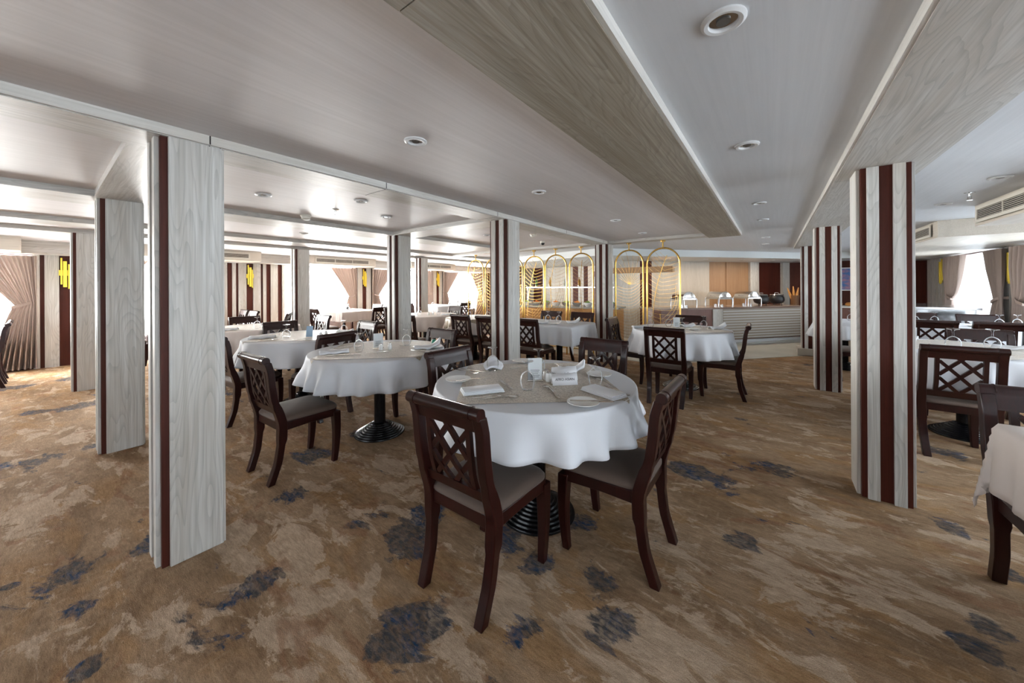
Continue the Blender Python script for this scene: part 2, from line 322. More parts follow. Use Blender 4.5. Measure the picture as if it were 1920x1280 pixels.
for y in (-1.9, .55+.0, 1.62, 3.0, 4.6, 6.0):
    trim(MB().box(-2.4195, -2.4185, y, y+.006, ZB+.006, ZC-.001).box(-2.715, -2.425, y, y+.005, ZB-.0008, ZB), DARKP)
# walls
def wall_side(name, xa, xb, wins, yend):
    mb = MB(); ys = sorted(wins); y = Y0
    for a, b in ys:
        mb.box(xa, xb, y, a, 0, ZC); mb.box(xa, xb, a, b, 0, .5); mb.box(xa, xb, a, b, 1.99, ZC); y = b
    mb.box(xa, xb, y, yend, 0, ZC); return struct(name, mb, MAHO)
wall_side('wall_left', X0-.15, X0, LW, Y1); wall_side('wall_right', X1, X1+.15, RW, Y1)
struct('wall_far', MB().box(X0, X1, Y1, Y1+.12, 0, ZC), MAHO)
struct('wall_rear', MB().box(X0, -7, Y0-.1, Y0, 0, ZC).box(-1.4, X1, Y0-.1, Y0, 0, ZC).box(-7, -1.4, Y0-.1, Y0, 0, .45).box(-7, -1.4, Y0-.1, Y0, 2.05, ZC), MAHO)
# pale planks over the mahogany piers
def planks(y0, y1, x, d, c=None):
    mb = MB(); t = .03; xa, xb = (x, x+t) if d > 0 else (x-t, x); c = (y0+y1)/2 if c is None else c
    pat = []; k = 0
    off = .07
    yy = c+off; seq = [(.16, 1), (.05, 0), (.07, 1), (.10, 0), (.16, 1), (.10, 0), (.16, 1), (.10, 0), (.2, 1)]
    for s in (1, -1):
        o = off
        for wd, on in seq:
            a, b = c+s*o, c+s*(o+wd); a, b = min(a, b), max(a, b); a, b = max(a, y0), min(b, y1)
            if on and b-a > .01: mb.box(xa, xb, a, b, 0, 2.0)
            o += wd
    trim(mb, W_V)
PL = [(-.05, .65, .30), (2.42, 3.9, 3.12), (5.79, 6.5, 6.15), (8.82, 9.54, 9.18), (11.6, 13.3, 12.2)]
for a, b, c in PL: planks(a, b, X0, 1, c)
PR = [(-1.2, -.2, -.7), (1.8, 2.8, 2.3), (4.8, 6.0, 5.4), (8.95, 9.7, 9.32), (11.6, 13.3, 12.0)]
for a, b, c in PR: planks(a, b, X1, -1, c)
NWIN = [0]
def window(a, b, x, d):
    NWIN[0] += 1; o = bpy.data.objects.new('window_%d' % NWIN[0], None); COL.objects.link(o); o.location = (x-d*.08, (a+b)/2, 0); o['kind'] = 'structure'
    h = (b-a)/2; mb = MB()
    for y0, y1, z0, z1 in ((-h, h, .5, .55), (-h, h, 1.94, 1.99), (-h, -h+.05, .55, 1.94), (h-.05, h, .55, 1.94), (-.02, .02, .55, 1.94)): mb.box(-.03, .03, y0, y1, z0, z1)
    mb.obj('window_frame', plain_white, o); MB().box(-.004, .004, -h+.05, h-.05, .55, 1.94).obj('pane', PANE, o)
plain_white = plain('white_frame_paint', (.7, .7, .7), .4)
for a, b in LW: window(a, b, X0, 1)
for a, b in RW: window(a, b, X1, -1)
window_rear = MB().box(-7, -1.4, -.004, .004, .45, 2.05).obj('window_11', PANE, loc=(0, Y0-.05, 0)); window_rear['kind'] = 'structure'
# pelmet boxes and the air housings over the windows
trim(MB().box(X0, -9.95, Y0, Y1-.01, 2.0, ZC), W_Y); trim(MB().box(2.75, X1, Y0, Y1-.01, 2.0, ZC), W_Y)
def grille(lab, loc, rz, ln, h=.085):
    t = thing('air_vent', lab, 'air vent', loc, rz); fr = MB(); a = ln/2
    fr.box(-a-.03, a+.03, -.012, 0, -h/2-.03, -h/2).box(-a-.03, a+.03, -.012, 0, h/2, h/2+.03).box(-a-.03, -a, -.012, 0, -h/2, h/2).box(a, a+.03, -.012, 0, -h/2, h/2)
    for k in range(1, int(ln/.45)): fr.box(-a+k*ln/int(ln/.45)-.006, -a+k*ln/int(ln/.45)+.006, -.011, 0, -h/2, h/2)
    fr.obj('frame', PLASTIC, t); MB().box(-a, a, -.003, 0, -h/2, h/2).obj('backing', DARKP, t)
    sl = MB(); n = 6
    for k in range(n):
        z = -h/2+h*(k+.5)/n; sl.box(-a, a, -.010, -.003, z-.0022, z+.0022)
    sl.obj('slat', BOXW, t); return t
def housing(x0, x1, y0, y1): trim(MB().box(x0, x1, y0, y1, 2.0, ZC), BOXW, bevel=.004)
for i, (a, b) in enumerate(((-2.0, -.16), (1.1, 3.05), (4.0, 5.94), (7.2, 9.17))):
    housing(-9.95, -9.4, a, b)
    grille('slotted air vent on the cream box above the ' + ('tied-back curtain at far left', 'window glimpsed beside the big pale column', 'widest bright window of left wall', 'farthest left-wall window')[i], (-9.385, (a+b)/2-.0, 2.105), PI/2, b-a-.5)
for i, (a, b) in enumerate(((3.6, 5.86), (6.9, 12.6))):
    housing(1.7, 2.75, a, b)
    grille(('large slotted air vent at the upper right edge', 'smaller slotted air vent just right of the large striped column')[i], (1.685, (a+5.86)/2 if i == 0 else 7.75, 2.105), -PI/2, 2.0 if i == 0 else 1.3, .10)
# ------------------------------------------------------------------ columns
def column(x, y, lab, wx=.27, ly=.270, z0=0, mat=W_V, h=ZB):
    t = thing('column', lab, 'column', (x, y, z0)); H = h-z0; a, b = wx/2, ly/2
    MB().box(-a+.02, a-.02, -b, b-.022, 0, H).obj('core', MAHO, t)
    for s in (1, -1):                                     # broad boards on the two long sides, proud planks front and back
        xa, xb = sorted((s*(a-.0195), s*a)); MB().box(xa, xb, -b+.028, b-.028, 0, H).obj('side_board', mat, t, bevel=.002)
        xa, xb = sorted((s*(a-.024), s*(a-.012))); MB().box(xa, xb, b-.027, b-.017, 0, H).obj('corner_batten', mat, t)
        for c in (-.0595, .0595):
            ya, yb = (-b-.018, -b+.010) if s < 0 else (b-.030, b-.008); MB().box(c-.028, c+.028, ya, yb, 0, H).obj('plank', mat, t, bevel=.0015)
    return t
cols = [(-2.57, .50, 'broad pale wood column in left foreground, nearest the camera'), (-4.67, .45, 'pale wood column second from nearest on the left'),
        (-7.75, .42, 'pale wood column standing third in the left line, before curtain'), (-2.55, 3.30, 'striped column behind the nearest round table'),
        (-4.57, 3.28, 'striped column behind second round table with pedestal showing'), (-7.70, 3.18, 'peach-lit column beside the left wall windows'),
        (-7.60, 6.15, 'small far column between distant left windows'), (-2.55, 6.33, 'striped column standing between the gold screens'),
        (.58, 3.38, 'large striped column at right with mahogany grooves'), (.58, 6.33, 'striped column just behind the large right one')]
for x, y, l in cols: column(x, y, l)
column(.58, 9.2, 'farthest striped column of right row, on marble plinth', z0=.14)
column(-4.57, -2.6, 'pale wood column behind the camera on the left'); column(.58, -2.6, 'striped column behind the camera on the right')
tag(MB().box(.38, .80, 9.0, 9.42, .006, .14).obj('plinth', STONE, bevel=.006), 'cream marble plinth under the farthest right-hand column', 'plinth')
# ------------------------------------------------------------------ curtains, sheers, sconces
def sheer(a, b, x, d, lab):
    mb = MB(); n = int((b-a)/.035); vs = []; fs = []
    zs = [.03, .6, 1.2, 1.97]
    for z in zs:
        for i in range(n+1):
            y = a+(b-a)*i/n; vs.append((x+d*(.035+.012*math.sin(i*1.05)+.006*math.sin(i*.37)), y, z))
    for j in range(len(zs)-1):
        for i in range(n): fs.append((j*(n+1)+i, j*(n+1)+i+1, (j+1)*(n+1)+i+1, (j+1)*(n+1)+i))
    mb.add(vs, fs); tag(mb.obj('sheer_curtain', SHEER, fix=False, ang=60), lab, 'sheer curtain')
wl = ['at far left beyond the tied-back curtain', 'glimpsed between the left foreground columns', 'over the widest bright window of left wall', 'over the window right of second wall sconce', 'over the farthest left window, behind gold screen']
wr = ['right wall, behind the camera', 'right wall beside the camera', 'right wall, nearest window out of view', 'right wall behind the housing', 'at right edge above the steel counter']
for (a, b), l in zip(LW, wl): sheer(a-.02, b+.02, X0, 1, 'white sheer curtain ' + l)
for (a, b), l in zip(RW, wr): sheer(a-.02, b+.02, X1, -1, 'white sheer curtain ' + l)
def curtain(yp, s, x, d, lab, wtop=.76, zt=1.97, ztie=1.12, wt=.17, pw=1.05):
    """yp = edge at the pier, s = direction towards the window"""
    t = thing('curtain', lab, 'curtain', (x+d*.10, yp, 0)); n = 90; zs = [.03+k*(zt-.03)/44 for k in range(45)]; vs = []; fs = []
    for z in zs:
        if z > ztie:
            q = (z-ztie)/(zt-ztie); wd = wt+(wtop-wt)*q**pw
        else:
            q = (ztie-z)/ztie; wd = wt+.26*q**.7
        for i in range(n+1):
            u = i/n; amp = .055*min(1, .35+abs(z-ztie)*1.2)
            vs.append((d*(amp*math.sin(u*2*PI*8.5+.6*math.sin(u*9))+.02*math.sin(u*5+z)), s*(u*(wd+.06)-.06), z))
    for j in range(len(zs)-1):
        for i in range(n): fs.append((j*(n+1)+i, j*(n+1)+i+1, (j+1)*(n+1)+i+1, (j+1)*(n+1)+i))
    MB().add(vs, fs).obj('drape', DRAPE, t, fix=False, ang=60)
    pts = [(-d*.07, 0, ztie+.05), (d*.03, s*.0, ztie+.045), (d*.048, s*wt*.5, ztie+.01), (d*.03, s*(wt+.03), ztie-.03), (-d*.05, s*(wt+.03), ztie-.03)]
    mb = MB(); secs = [[(p[0], p[1], p[2]-.022), (p[0]+.004, p[1]+.004, p[2]-.022), (p[0]+.004, p[1]+.004, p[2]+.022), (p[0], p[1], p[2]+.022)] for p in pts]
    mb.sweep(secs).obj('tieback', DRAPE, t); return t
L_ = 'dusty pink curtain tied back '
for yp, s, l in ((-.07, -1, 'at the far left picture edge'), (.62, 1, 'behind the second pale column'), (2.40, -1, 'hidden left of the foreground column'), 
                 (5.77, -1, 'right side of the widest bright window'), (6.43, 1, 'just left of the striped second-row column'), (8.80, -1, 'left of the farthest left-wall sconce'), (9.44, 1, 'right of the farthest left-wall sconce'), (11.58, -1, 'behind the gold screen at far left')):
    curtain(yp, s, X0, 1, L_+l)
for yp, s, l in ((9.40, 1, 'right side of the window at right edge'), (11.58, -1, 'left side of right-hand window, sunlit orange'), (8.93, -1, 'beyond the right picture edge')): curtain(yp, s, X1, -1, L_+l, wtop=.86 if s < 0 else .46, wt=.17 if s < 0 else .26, pw=.45 if s < 0 else 1.2)
def sconce(x, y, d, lab):
    t = thing('wall_sconce', lab, 'wall light', (x, y, 1.70))
    for yy, z0, z1, w_, e in ((-.045, -.22, .26, .011, .075), (-.005, -.27, .20, .022, .095), (.04, -.30, .15, .011, .075)):
        xa, xb = sorted((d*.045, d*e)); MB().box(xa, xb, yy-w_, yy+w_, z0, z1).obj('upright_bar', SCONCE, t, bevel=.002)
    xa, xb = sorted((d*.01, d*.05)); MB().box(xa, xb, -.075, .075, -.06, .04).obj('crossband', SCONCE, t, bevel=.003)
for y, l in ((.30, 'in the dark stripe beside far-left curtain'), (3.12, 'on wide striped pier left of peach column'), (6.15, 'between two curtains, centre left'), (9.18, 'farthest on the left wall')): sconce(X0, y, 1, 'gilt bar wall light ' + l)
for y, l in ((9.25, 'at the right picture edge'), (12.15, 'right of the dark far wall')): sconce(X1, y, -1, 'gilt bar wall light ' + l)
# ------------------------------------------------------------------ dining chair
def py(z):          # back curve of the rear posts, y behind the seat centre
    P = [(0, -.255), (.15, -.207), (.30, -.188), (.42, -.186), (.50, -.208), (.60, -.240), (.70, -.254), (.80, -.262), (.87, -.280), (.92, -.305)]
    for (a, ya), (b, yb) in zip(P, P[1:]):
        if z <= b:
            t = (z-a)/(b-a); return ya+(yb-ya)*t
    return P[-1][1]
def strip_bar(mb, x0, z0, x1, z1, w_, th, dy=0):
    """flat bar following the curve of the back"""
    L = math.hypot(x1-x0, z1-z0); n = max(1, int(L/.05)); ax, az = (x1-x0)/L, (z1-z0)/L; nx, nz_ = -az, ax; secs = []
    for i in range(n+1):
        t = i/n; x = x0+(x1-x0)*t; z = z0+(z1-z0)*t; q = []
        for sx, sy in ((-1, -1), (1, -1), (1, 1), (-1, 1)):
            xx = x+nx*w_/2*sx; zz = z+nz_*w_/2*sx; q.append((xx, py(zz)+dy+sy*th/2, zz))
        secs.append(q)
    mb.sweep(secs)
def make_chair():
    t = thing('dining_chair', '-', 'chair')
    for s in (-1, 1):
        secs = []                                          # rear leg and back post in one swept piece
        for k in range(27):
            z = .875*k/26; h = .0235+(.004 if .3 < z < .52 else 0); hy = .022+(.006 if .3 < z < .55 else 0); xx = s*(.178+.022*min(1, z/.45)+.0*z); y = py(z)
            secs.append([(xx-h, y-hy, z), (xx+h, y-hy, z), (xx+h, y+hy, z), (xx-h, y+hy, z)])
        MB().sweep(secs).obj('leg', CHAIR, t, bevel=.004)
        secs = []
        for k in range(12):
            z = .40*k/11; h = .019+.010*(z/.40); y = .205+.012*math.sin(z/.40*PI)-.0+.022*(1-z/.4)**2*0-.010*(1-z/.40)
            xx = s*.197; secs.append([(xx-h, y-h, z), (xx+h, y-h, z), (xx+h, y+h, z), (xx-h, y+h, z)])
        MB().sweep(secs).obj('leg', CHAIR, t, bevel=.004)
    fr = MB()
    for s in (-1, 1):
        secs = [[(s*(x-.012), y, z0), (s*(x+.012), y, z0), (s*(x+.012), y, .425), (s*(x-.012), y, .425)] for x, y, z0 in ((.195, -.175, .365), (.20, 0, .372), (.205, .2, .365))]; fr.sweep(secs)
    fr.box(-.19, .19, .195, .219, .365, .425).box(-.19, .19, -.20, -.176, .365, .425); fr.obj('seat_frame', CHAIR, t, bevel=.003)
    # upholstered seat: domed, a little wider at the front
    sb = MB(); n = 44; prof = [(.0, .058), (.35, .056), (.65, .050), (.85, .042), (.95, .032), (1.0, .016), (1.0, .004), (.97, 0)]; vs = []; fs = []
    for r, z in prof:
        for i in range(n):
            a = 2*PI*i/n; c, d = math.cos(a), math.sin(a); e = .30
            x = math.copysign(abs(c)**e, c)*r; y = math.copysign(abs(d)**e, d)*r; hw = .205+.022*(y+1)/2
            vs.append((x*hw, .012+y*.222, .425+z))
    for j in range(len(prof)-1):
        for i in range(n): k = (i+1) % n; fs.append((j*n+i, j*n+k, (j+1)*n+k, (j+1)*n+i))
    fs.append(tuple((len(prof)-1)*n+i for i in range(n))); sb.add(vs, fs).obj('seat', SEAT, t, ang=60)
    # crest rail with scrolled top
    cr = MB(); sec = []
    for z in (.805, .83, .85, .87): sec.append((py(z)+.013, z))
    c = (py(.885)-.008, .890); 
    for k in range(15):
        a = math.radians(20+k*18.5); sec.append((c[0]+.026*math.cos(a), c[1]+.026*math.sin(a)))
    for z in (.86, .83, .805): sec.append((py(z)-.013, z))
    cr.sweep([[(x, y, z) for y, z in sec] for x in (-.222, -.11, 0, .11, .222)])
    CR = cr.obj('crest_rail', CHAIR, t, ang=30)
    rg = MB()
    for s in (-1, 1):
        sec2 = [(c[0]+.0285*math.cos(math.radians(a)), c[1]+.0285*math.sin(math.radians(a))) for a in range(0, 360, 24)]
        rg.sweep([[(s*.172+o, y, z) for y, z in sec2] for o in (-.0025, .0025)])
    rg.obj('crest_bead', CHAIR, CR)
    # lattice panel between the posts
    la = MB(); z0, z1, hx = .535, .810, .112
    for s in (-1, 1): strip_bar(la, s*(hx+.012), .50, s*(hx+.012), .815, .026, .020)
    for z, wz in ((.512, .050),): 
        n = 8
        la.sweep([[(x, py(z-wz/2)-.012, z-wz/2), (x, py(z-wz/2)+.012, z-wz/2), (x, py(z+wz/2)+.012, z+wz/2), (x, py(z+wz/2)-.012, z+wz/2)] for x in (-.185, 0, .185)])
    sl = 1.12; pitch = .122
    for sg in (1, -1):
        for k in range(-3, 4):
            zc = (z0+z1)/2-.012; pts = []       # line z = zc + sg*sl*(x) + k*pitch*sl
            x_at = lambda z: (z-zc-k*pitch*sl-.5*pitch*sl*0)/(sg*sl)
            xs = sorted((x_at(z0-.002), x_at(z1+.004))); a, b = max(xs[0], -hx), min(xs[1], hx)
            if b-a > .02: za, zb = (zc+k*pitch*sl+sg*sl*v for v in (a, b)); strip_bar(la, a, za, b, zb, .0235, .018, .002*sg)
    la.obj('lattice', CHAIR, t, ang=30); return t
CH0 = make_chair(); KIDS[CH0.name] = list(CH0.children)
used = [False]; CHN = [0]
def chair(x, y, face, lab, group=None):
    """face: compass angle of the direction the sitter looks, degrees from +Y counter-clockwise"""
    lab = 'dark mahogany lattice-back chair ' + lab
    if not used[0]:
        used[0] = True; o = CH0; o.location = (x, y, 0); o.rotation_euler = (0, 0, math.radians(face)); o['label'] = lab; return o
    return dup(CH0, (x, y, 0), math.radians(face), lab)
# ------------------------------------------------------------------ tables
def foldf(seed):
    r = random.Random(seed); p = [r.uniform(0, 6.28) for _ in range(5)]; n = r.choice((17, 18, 19))
    f_ = lambda th: .72*math.sin(n*th+1.6*math.sin(3*th+p[0])+p[1])+.42*math.sin((n-6)*th+1.2*math.sin(2*th+p[4])+p[2])+.12*math.sin(2*th+p[3])
    return f_
def drape_pt(x, y, R_, rect, f, flare, up_):
    """lay the flat cloth point (x,y) over a table of radius R_ (or half sizes rect)"""
    if rect:
        cx, cy = max(-rect[0], min(rect[0], x)), max(-rect[1], min(rect[1], y)); ex, ey = x-cx, y-cy; L = math.hypot(ex, ey)
        if L < 1e-6: return (x, y, up_)
        nx, ny = ex/L, ey/L; corner = 1-abs(abs(nx)-abs(ny)) if abs(ex) > 1e-6 and abs(ey) > 1e-6 else 0
        th = (cx+cy)*3+math.atan2(ny, nx)
        o = .010+L*(.05+.05*f(th)*.8)+corner*L*.10
    else:
        r = math.hypot(x, y)
        if r <= R_: return (x, y, up_)
        L = r-R_; nx, ny = x/r, y/r; cx, cy = nx*R_, ny*R_; th = math.atan2(ny, nx)
        o = .010+L*flare*(1+1.25*f(th))*min(1, .25+L*4)
    o2 = o+up_*1.0; b = min(1, L/.02)
    return (cx+nx*o2*b**.5, cy+ny*o2*b**.5, up_-max(0, L-.006)*(.97-.03*(f(th) if not rect else 0)))
def cloth(x, y, lab, R_=.615, drop=.27, seed=1, rect=None, mat=None, z=.80, square=False, rz=0, flare=.17):
    f = foldf(seed); mb = MB(); vs = []; fs = []; mat = mat or CLOTH
    if rect or square:
        hx, hy = (rect[0]+drop, rect[1]+drop) if rect else (R_+drop, R_+drop); n = 66
        for j in range(n+1):
            for i in range(n+1): vs.append(drape_pt(-hx+2*hx*i/n, -hy+2*hy*j/n, R_, rect, f, flare, 0))
        fs = [(j*(n+1)+i, j*(n+1)+i+1, (j+1)*(n+1)+i+1, (j+1)*(n+1)+i) for j in range(n) for i in range(n)]
    else:
        n = 240; rs = [.15, .3, .45, .58, R_-.012, R_, R_+.004, R_+.012, R_+.03]+[R_+.03+(drop-.03)*k/9 for k in range(1, 10)]
        vs.append((0, 0, 0))
        for r in rs:
            for i in range(n): a = 2*PI*i/n; vs.append(drape_pt(r*math.cos(a), r*math.sin(a), R_, None, f, flare, 0))
        fs = [(0, 1+i, 1+(i+1) % n) for i in range(n)]+[(1+j*n+i, 1+j*n+(i+1) % n, 1+(j+1)*n+(i+1) % n, 1+(j+1)*n+i) for j in range(len(rs)-1) for i in range(n)]
    mb.add(vs, fs); o = mb.obj('tablecloth', mat, fix=False, ang=75, loc=(x, y, z)); o.rotation_euler = (0, 0, rz); tag(o, lab, 'tablecloth')
    so = o.modifiers.new('thickness', 'SOLIDIFY'); so.thickness = .0015; so.offset = -1; return f
def topper(x, y, lab, f, R_=.615, half=.46, rz=.70, z=.80, rect=None, flare=.17):
    mb = MB(); n = 40; vs = []; c, s = math.cos(rz), math.sin(rz)
    for j in range(n+1):
        for i in range(n+1):
            a, b = -half+2*half*i/n, -half+2*half*j/n; vs.append(drape_pt(a*c-b*s, a*s+b*c, R_, rect, f, flare, .004))
    mb.add(vs, [(j*(n+1)+i, j*(n+1)+i+1, (j+1)*(n+1)+i+1, (j+1)*(n+1)+i) for j in range(n) for i in range(n)])
    tag(mb.obj('table_topper', TOPPER, fix=False, ang=75, loc=(x, y, z)), lab, 'table topper')
def pedestal_table(x, y, lab, R_=.605, z=.798, rect=None, px=0, py_=0):
    t = thing('dining_table', lab, 'table', (x, y, 0))
    if rect: MB().box(-rect[0], rect[0], -rect[1], rect[1], z-.03, z-.002).obj('tabletop', ROSE, t)
    else: MB().lathe([(0, z-.03), (R_, z-.03), (R_, z-.002), (0, z-.002)], 48).obj('tabletop', ROSE, t)
    MB().lathe([(.052, .09), (.05, z-.031)], 20, (px, py_, 0)).obj('pedestal', BLACK, t)
    pr = [(0, 0), (.225, 0), (.23, .006)]
    for k in range(8):
        r = .23-.021*k; h = .008+.0125*k; pr += [(r, h), (r-.004, h+.009), (r-.016, h+.0125)]
    pr += [(.055, .115), (0, .115)]
    MB().lathe(pr, 40, (px, py_, 0)).obj('base', BLACK, t, ang=28); return t
# ------------------------------------------------------------------ table ware
def make_ware():
    g = thing('stemmed_glass', '-', 'glass')
    gl = MB().lathe([(.031, 0), (.033, .004), (.040, .025), (.0435, .050), (.040, .075), (.028, .094), (.012, .106), (.0, .109)], 22)
    o = gl.obj('bowl', GLASS, g, ang=80)
    MB().lathe([(.006, .107), (.0045, .120), (.0045, .140), (.007, .150), (.012, .156), (.034, .162), (.035, .165), (0, .166)], 20).obj('stem_and_foot', GLASS, g, ang=60)
    n = thing('folded_napkin', '-', 'napkin'); mb = MB()
    for k, (w_, l_, h0) in enumerate(((.060, .115, .0), (.058, .113, .007), (.055, .110, .014))):
        secs = []
        for i in range(9):
            u = -1+i/4; bow = .002*math.sin(i*1.3+k)
            secs.append([(u*l_, -w_+bow, h0+.001), (u*l_, w_*.92+bow, h0+.001), (u*l_, w_*.96+bow, h0+.004), (u*l_, w_*.9+bow, h0+.007), (u*l_, -w_+bow, h0+.007), (u*l_, -w_-.004+bow, h0+.004)])
        mb.sweep(secs)
    mb.obj('linen', NAPK, n, ang=50)
    p = MB().lathe([(0, .002), (.045, .001), (.05, .003), (.066, .010), (.080, .014), (.080, .0165), (.064, .0125), (.05, .0065), (0, .0055)], 30)
    po = p.obj('side_plate', CHINA, ang=40)
    def cut(mbs, nm):
        return mbs.obj(nm, SILVER, ang=50)
    sp = MB(); 
    for i, (a, wd) in enumerate(()): pass
    secs = lambda pts, th=.002: [[(x, -w_, z), (x, w_, z), (x, w_, z+th), (x, -w_, z+th)] for x, w_, z in pts]
    sp.sweep(secs([(-.10, .006, .002), (-.06, .008, .002), (-.02, .004, .005), (.03, .003, .007), (.045, .006, .005), (.055, .015, .003), (.07, .020, .0015), (.085, .020, .0015), (.098, .012, .003), (.102, .003, .005)]))
    spoon = cut(sp, 'spoon')
    fk = MB().sweep(secs([(-.10, .006, .002), (-.06, .008, .002), (-.02, .004, .005), (.035, .003, .007), (.045, .009, .005), (.055, .0115, .003), (.062, .0115, .002)]))
    for q in (-.0095, -.0032, .0032, .0095): fk.sweep([[(x, q-.0016, z), (x, q+.0016, z), (x, q+.0016, z+.0018), (x, q-.0016, z+.0018)] for x, z in ((.061, .002), (.08, .002), (.098, .006))])
    fork = cut(fk, 'fork')
    kn = cut(MB().sweep(secs([(-.11, .007, .002), (-.05, .007, .002), (-.01, .005, .003), (0, .009, .002), (.06, .010, .002), (.095, .007, .002), (.108, .002, .002)], .003)), 'knife')
    sh = thing('shaker', '-', 'shaker'); MB().lathe([(.017, 0), (.019, .004), (.019, .042), (.014, .052)], 16).obj('body', CHINA, sh); MB().lathe([(.0135, .052), (.013, .060), (.006, .066), (0, .067)], 14).obj('cap', SILVER, sh)
    mn = thing('menu_holder', '-', 'menu holder')
    MB().box(-.052, .052, -.022, .022, 0, .006).obj('foot', ACRYL, mn, bevel=.002)
    MB().box(-.05, .05, -.006, -.004, .006, .155).box(-.05, .05, .004, .006, .006, .155).obj('sleeve', ACRYL, mn)
    MB().box(-.047, .047, -.003, .003, .008, .150).obj('card', PAPER, mn)
    MB().lathe([(.030, -.0045), (.030, -.004), (0, -.004)], 20, m=Matrix.Translation((0, 0, .112)) @ Matrix.Rotation(PI/2, 4, 'X') @ Matrix.Diagonal((1, .62, 1, 1))).obj('printed_oval', BLUEINK, mn)
    b = MB()
    for k in range(5): b.box(-.030+.003*(k % 2), .030-.005*(k % 3), -.0036, -.0031, .070-.011*k, .073-.011*k)
    b.obj('printed_lines', INK, mn)
    return dict(glass=g, napkin=n, plate=po, spoon=spoon, fork=fork, knife=kn, shaker=sh, menu=mn)
BLUEINK = plain('blue_print', (.05, .09, .20), .6)
WARE = make_ware(); CAT = dict(glass='glass', napkin='napkin', plate='plate', spoon='spoon', fork='fork', knife='knife', shaker='shaker', menu='menu holder')
for k, o in WARE.items(): KIDS[o.name] = list(o.children)
TXT = dict(glass='upturned stemmed glass', napkin='folded white napkin', plate='small white side plate', spoon='steel spoon', fork='steel fork', knife='steel knife', shaker='white shaker', menu='clear menu holder')
wused = set()
def ware(kind, x, y, lab, rz=0, z=.8055, scale=1):
    o = WARE[kind]; lab = TXT[kind]+' '+lab
    if kind in wused: o = dup(o)
    wused.add(kind); o.location = (x, y, z); o.rotation_euler = (0, 0, rz); tag(o, lab, CAT[kind])
    if scale != 1: o.scale = (scale,)*3
    return o
def crumpled(x, y, rz, lab, z=.8055, l=.20, lift=.06):
    """napkin with one end standing up in a soft point"""
    mb = MB(); n, m = 16, 10; vs = []
    for j in range(m+1):
        for i in range(n+1):
            u, v = i/n, j/m*2-1; wd = .055+.02*math.sin(u*3.1)-.03*max(0, u-.75)
            vs.append(((u-.5)*l, v*wd, .012+.016*(1-v*v)+lift*(max(0, u-.5)*2)**1.6*(1-.35*v*v)+.004*math.sin(u*14+v*3)))
    mb.add(vs, [(j*(n+1)+i, j*(n+1)+i+1, (j+1)*(n+1)+i+1, (j+1)*(n+1)+i) for j in range(m) for i in range(n)])
    o = mb.obj('folded_napkin', NAPK, fix=False, ang=70, loc=(x, y, z)); o.rotation_euler = (0, 0, rz)
    s = o.modifiers.new('thickness', 'SOLIDIFY'); s.thickness = .012; s.offset = -1; tag(o, lab, 'napkin')
SIDES = {0: 'far', 1: 'left', 2: 'near', 3: 'right'}
def setting(x, y, deg, rr, place, tb, full=True, z=.8055):
    """one cover: napkin in the middle, knife and spoon to its right, fork and plate to its left, glass inside"""
    a = math.radians(deg); dx, dy = math.cos(a), math.sin(a); tx, ty = -dy, dx; P = lambda r, s: (x+dx*r+tx*s, y+dy*r+ty*s)
    j = R.uniform(-.2, .2)
    ware('napkin', *P(rr, 0), '%s side of %s' % (place, tb), a+PI/2*0+j+.3, z)
    ware('glass', *P(rr-.20, .09), 'at %s side of %s' % (place, tb), 0, z)
    if full:
        ware('knife', *P(rr, .12), '%s side of %s' % (place, tb), a+PI+j, z); ware('fork', *P(rr, -.11), '%s side of %s' % (place, tb), a+PI-j, z)
        ware('plate', *P(rr-.02, -.22), '%s side of %s' % (place, tb), 0, z)
# ---- the nearest round table
T1 = (-1.235, 1.90)
pedestal_table(*T1, 'nearest round pedestal table carrying the two name cards', px=.05, py_=-.05)
f1 = cloth(*T1, 'white cloth on nearest round table, hem over two chair seats', seed=3, drop=.228)
topper(*T1, 'beige patterned topper under the two name cards', f1, half=.455, rz=.69)
T1n = 'of nearest round table'
for x, y, l in ((-1.60, 1.92, 'beside crumpled napkin on nearest table'), (-1.14, 1.68, 'in front of menu holder on nearest table'), (-1.29, 2.04, 'behind menu holder on nearest table'), (-.86, 1.99, 'right of name cards on nearest table')): ware('glass', x, y, l)
ware('napkin', -1.33, 1.50, 'in front left %s' % T1n, .95)
ware('napkin', -.755, 1.86, 'at right edge %s' % T1n, -.35)
crumpled(-1.66, 2.00, 2.3, 'crumpled white napkin at back left of nearest table', lift=.03)
crumpled(-1.14, 2.22, .5, 'white napkin with standing point behind name cards', lift=.055, l=.18)
for x, y, l in ((-1.60, 1.58, 'at left edge'), (-.77, 1.63, 'front right, holding a knife,'), (-1.58, 2.26, 'at back left'), (-.93, 2.21, 'at back right')): ware('plate', x, y, l+' '+T1n)
for k, x, y, a, l in (('knife', -.73, 1.65, .55, 'across the front right plate'), ('fork', -1.50, 1.60, .95, 'beside the left side plate'), ('spoon', -1.17, 1.47, .85, 'front, right of folded napkin'), ('fork', -1.22, 1.44, .85, 'front centre'), ('knife', -1.30, 1.68, 2.6, 'behind front left napkin'), ('fork', -.98, 1.70, 2.4, 'left of right napkin'), ('spoon', -1.02, 1.74, 2.5, 'left of right napkin'),
                      ('knife', -.72, 1.95, 2.6, 'behind right napkin'), ('spoon', -.82, 2.06, 2.5, 'back right'), ('spoon', -1.72, 1.78, .0, 'left, before crumpled napkin'), ('knife', -1.70, 1.82, .1, 'left, before crumpled napkin'), ('fork', -1.46, 2.10, .9, 'back left'), ('knife', -1.22, 2.30, .4, 'back, behind menu holder'), ('fork', -1.27, 2.28, -.8, 'back, behind menu holder')):
    ware(k, x, y, l+' '+T1n, a, .807 if l.find('plate') < 0 else .822)
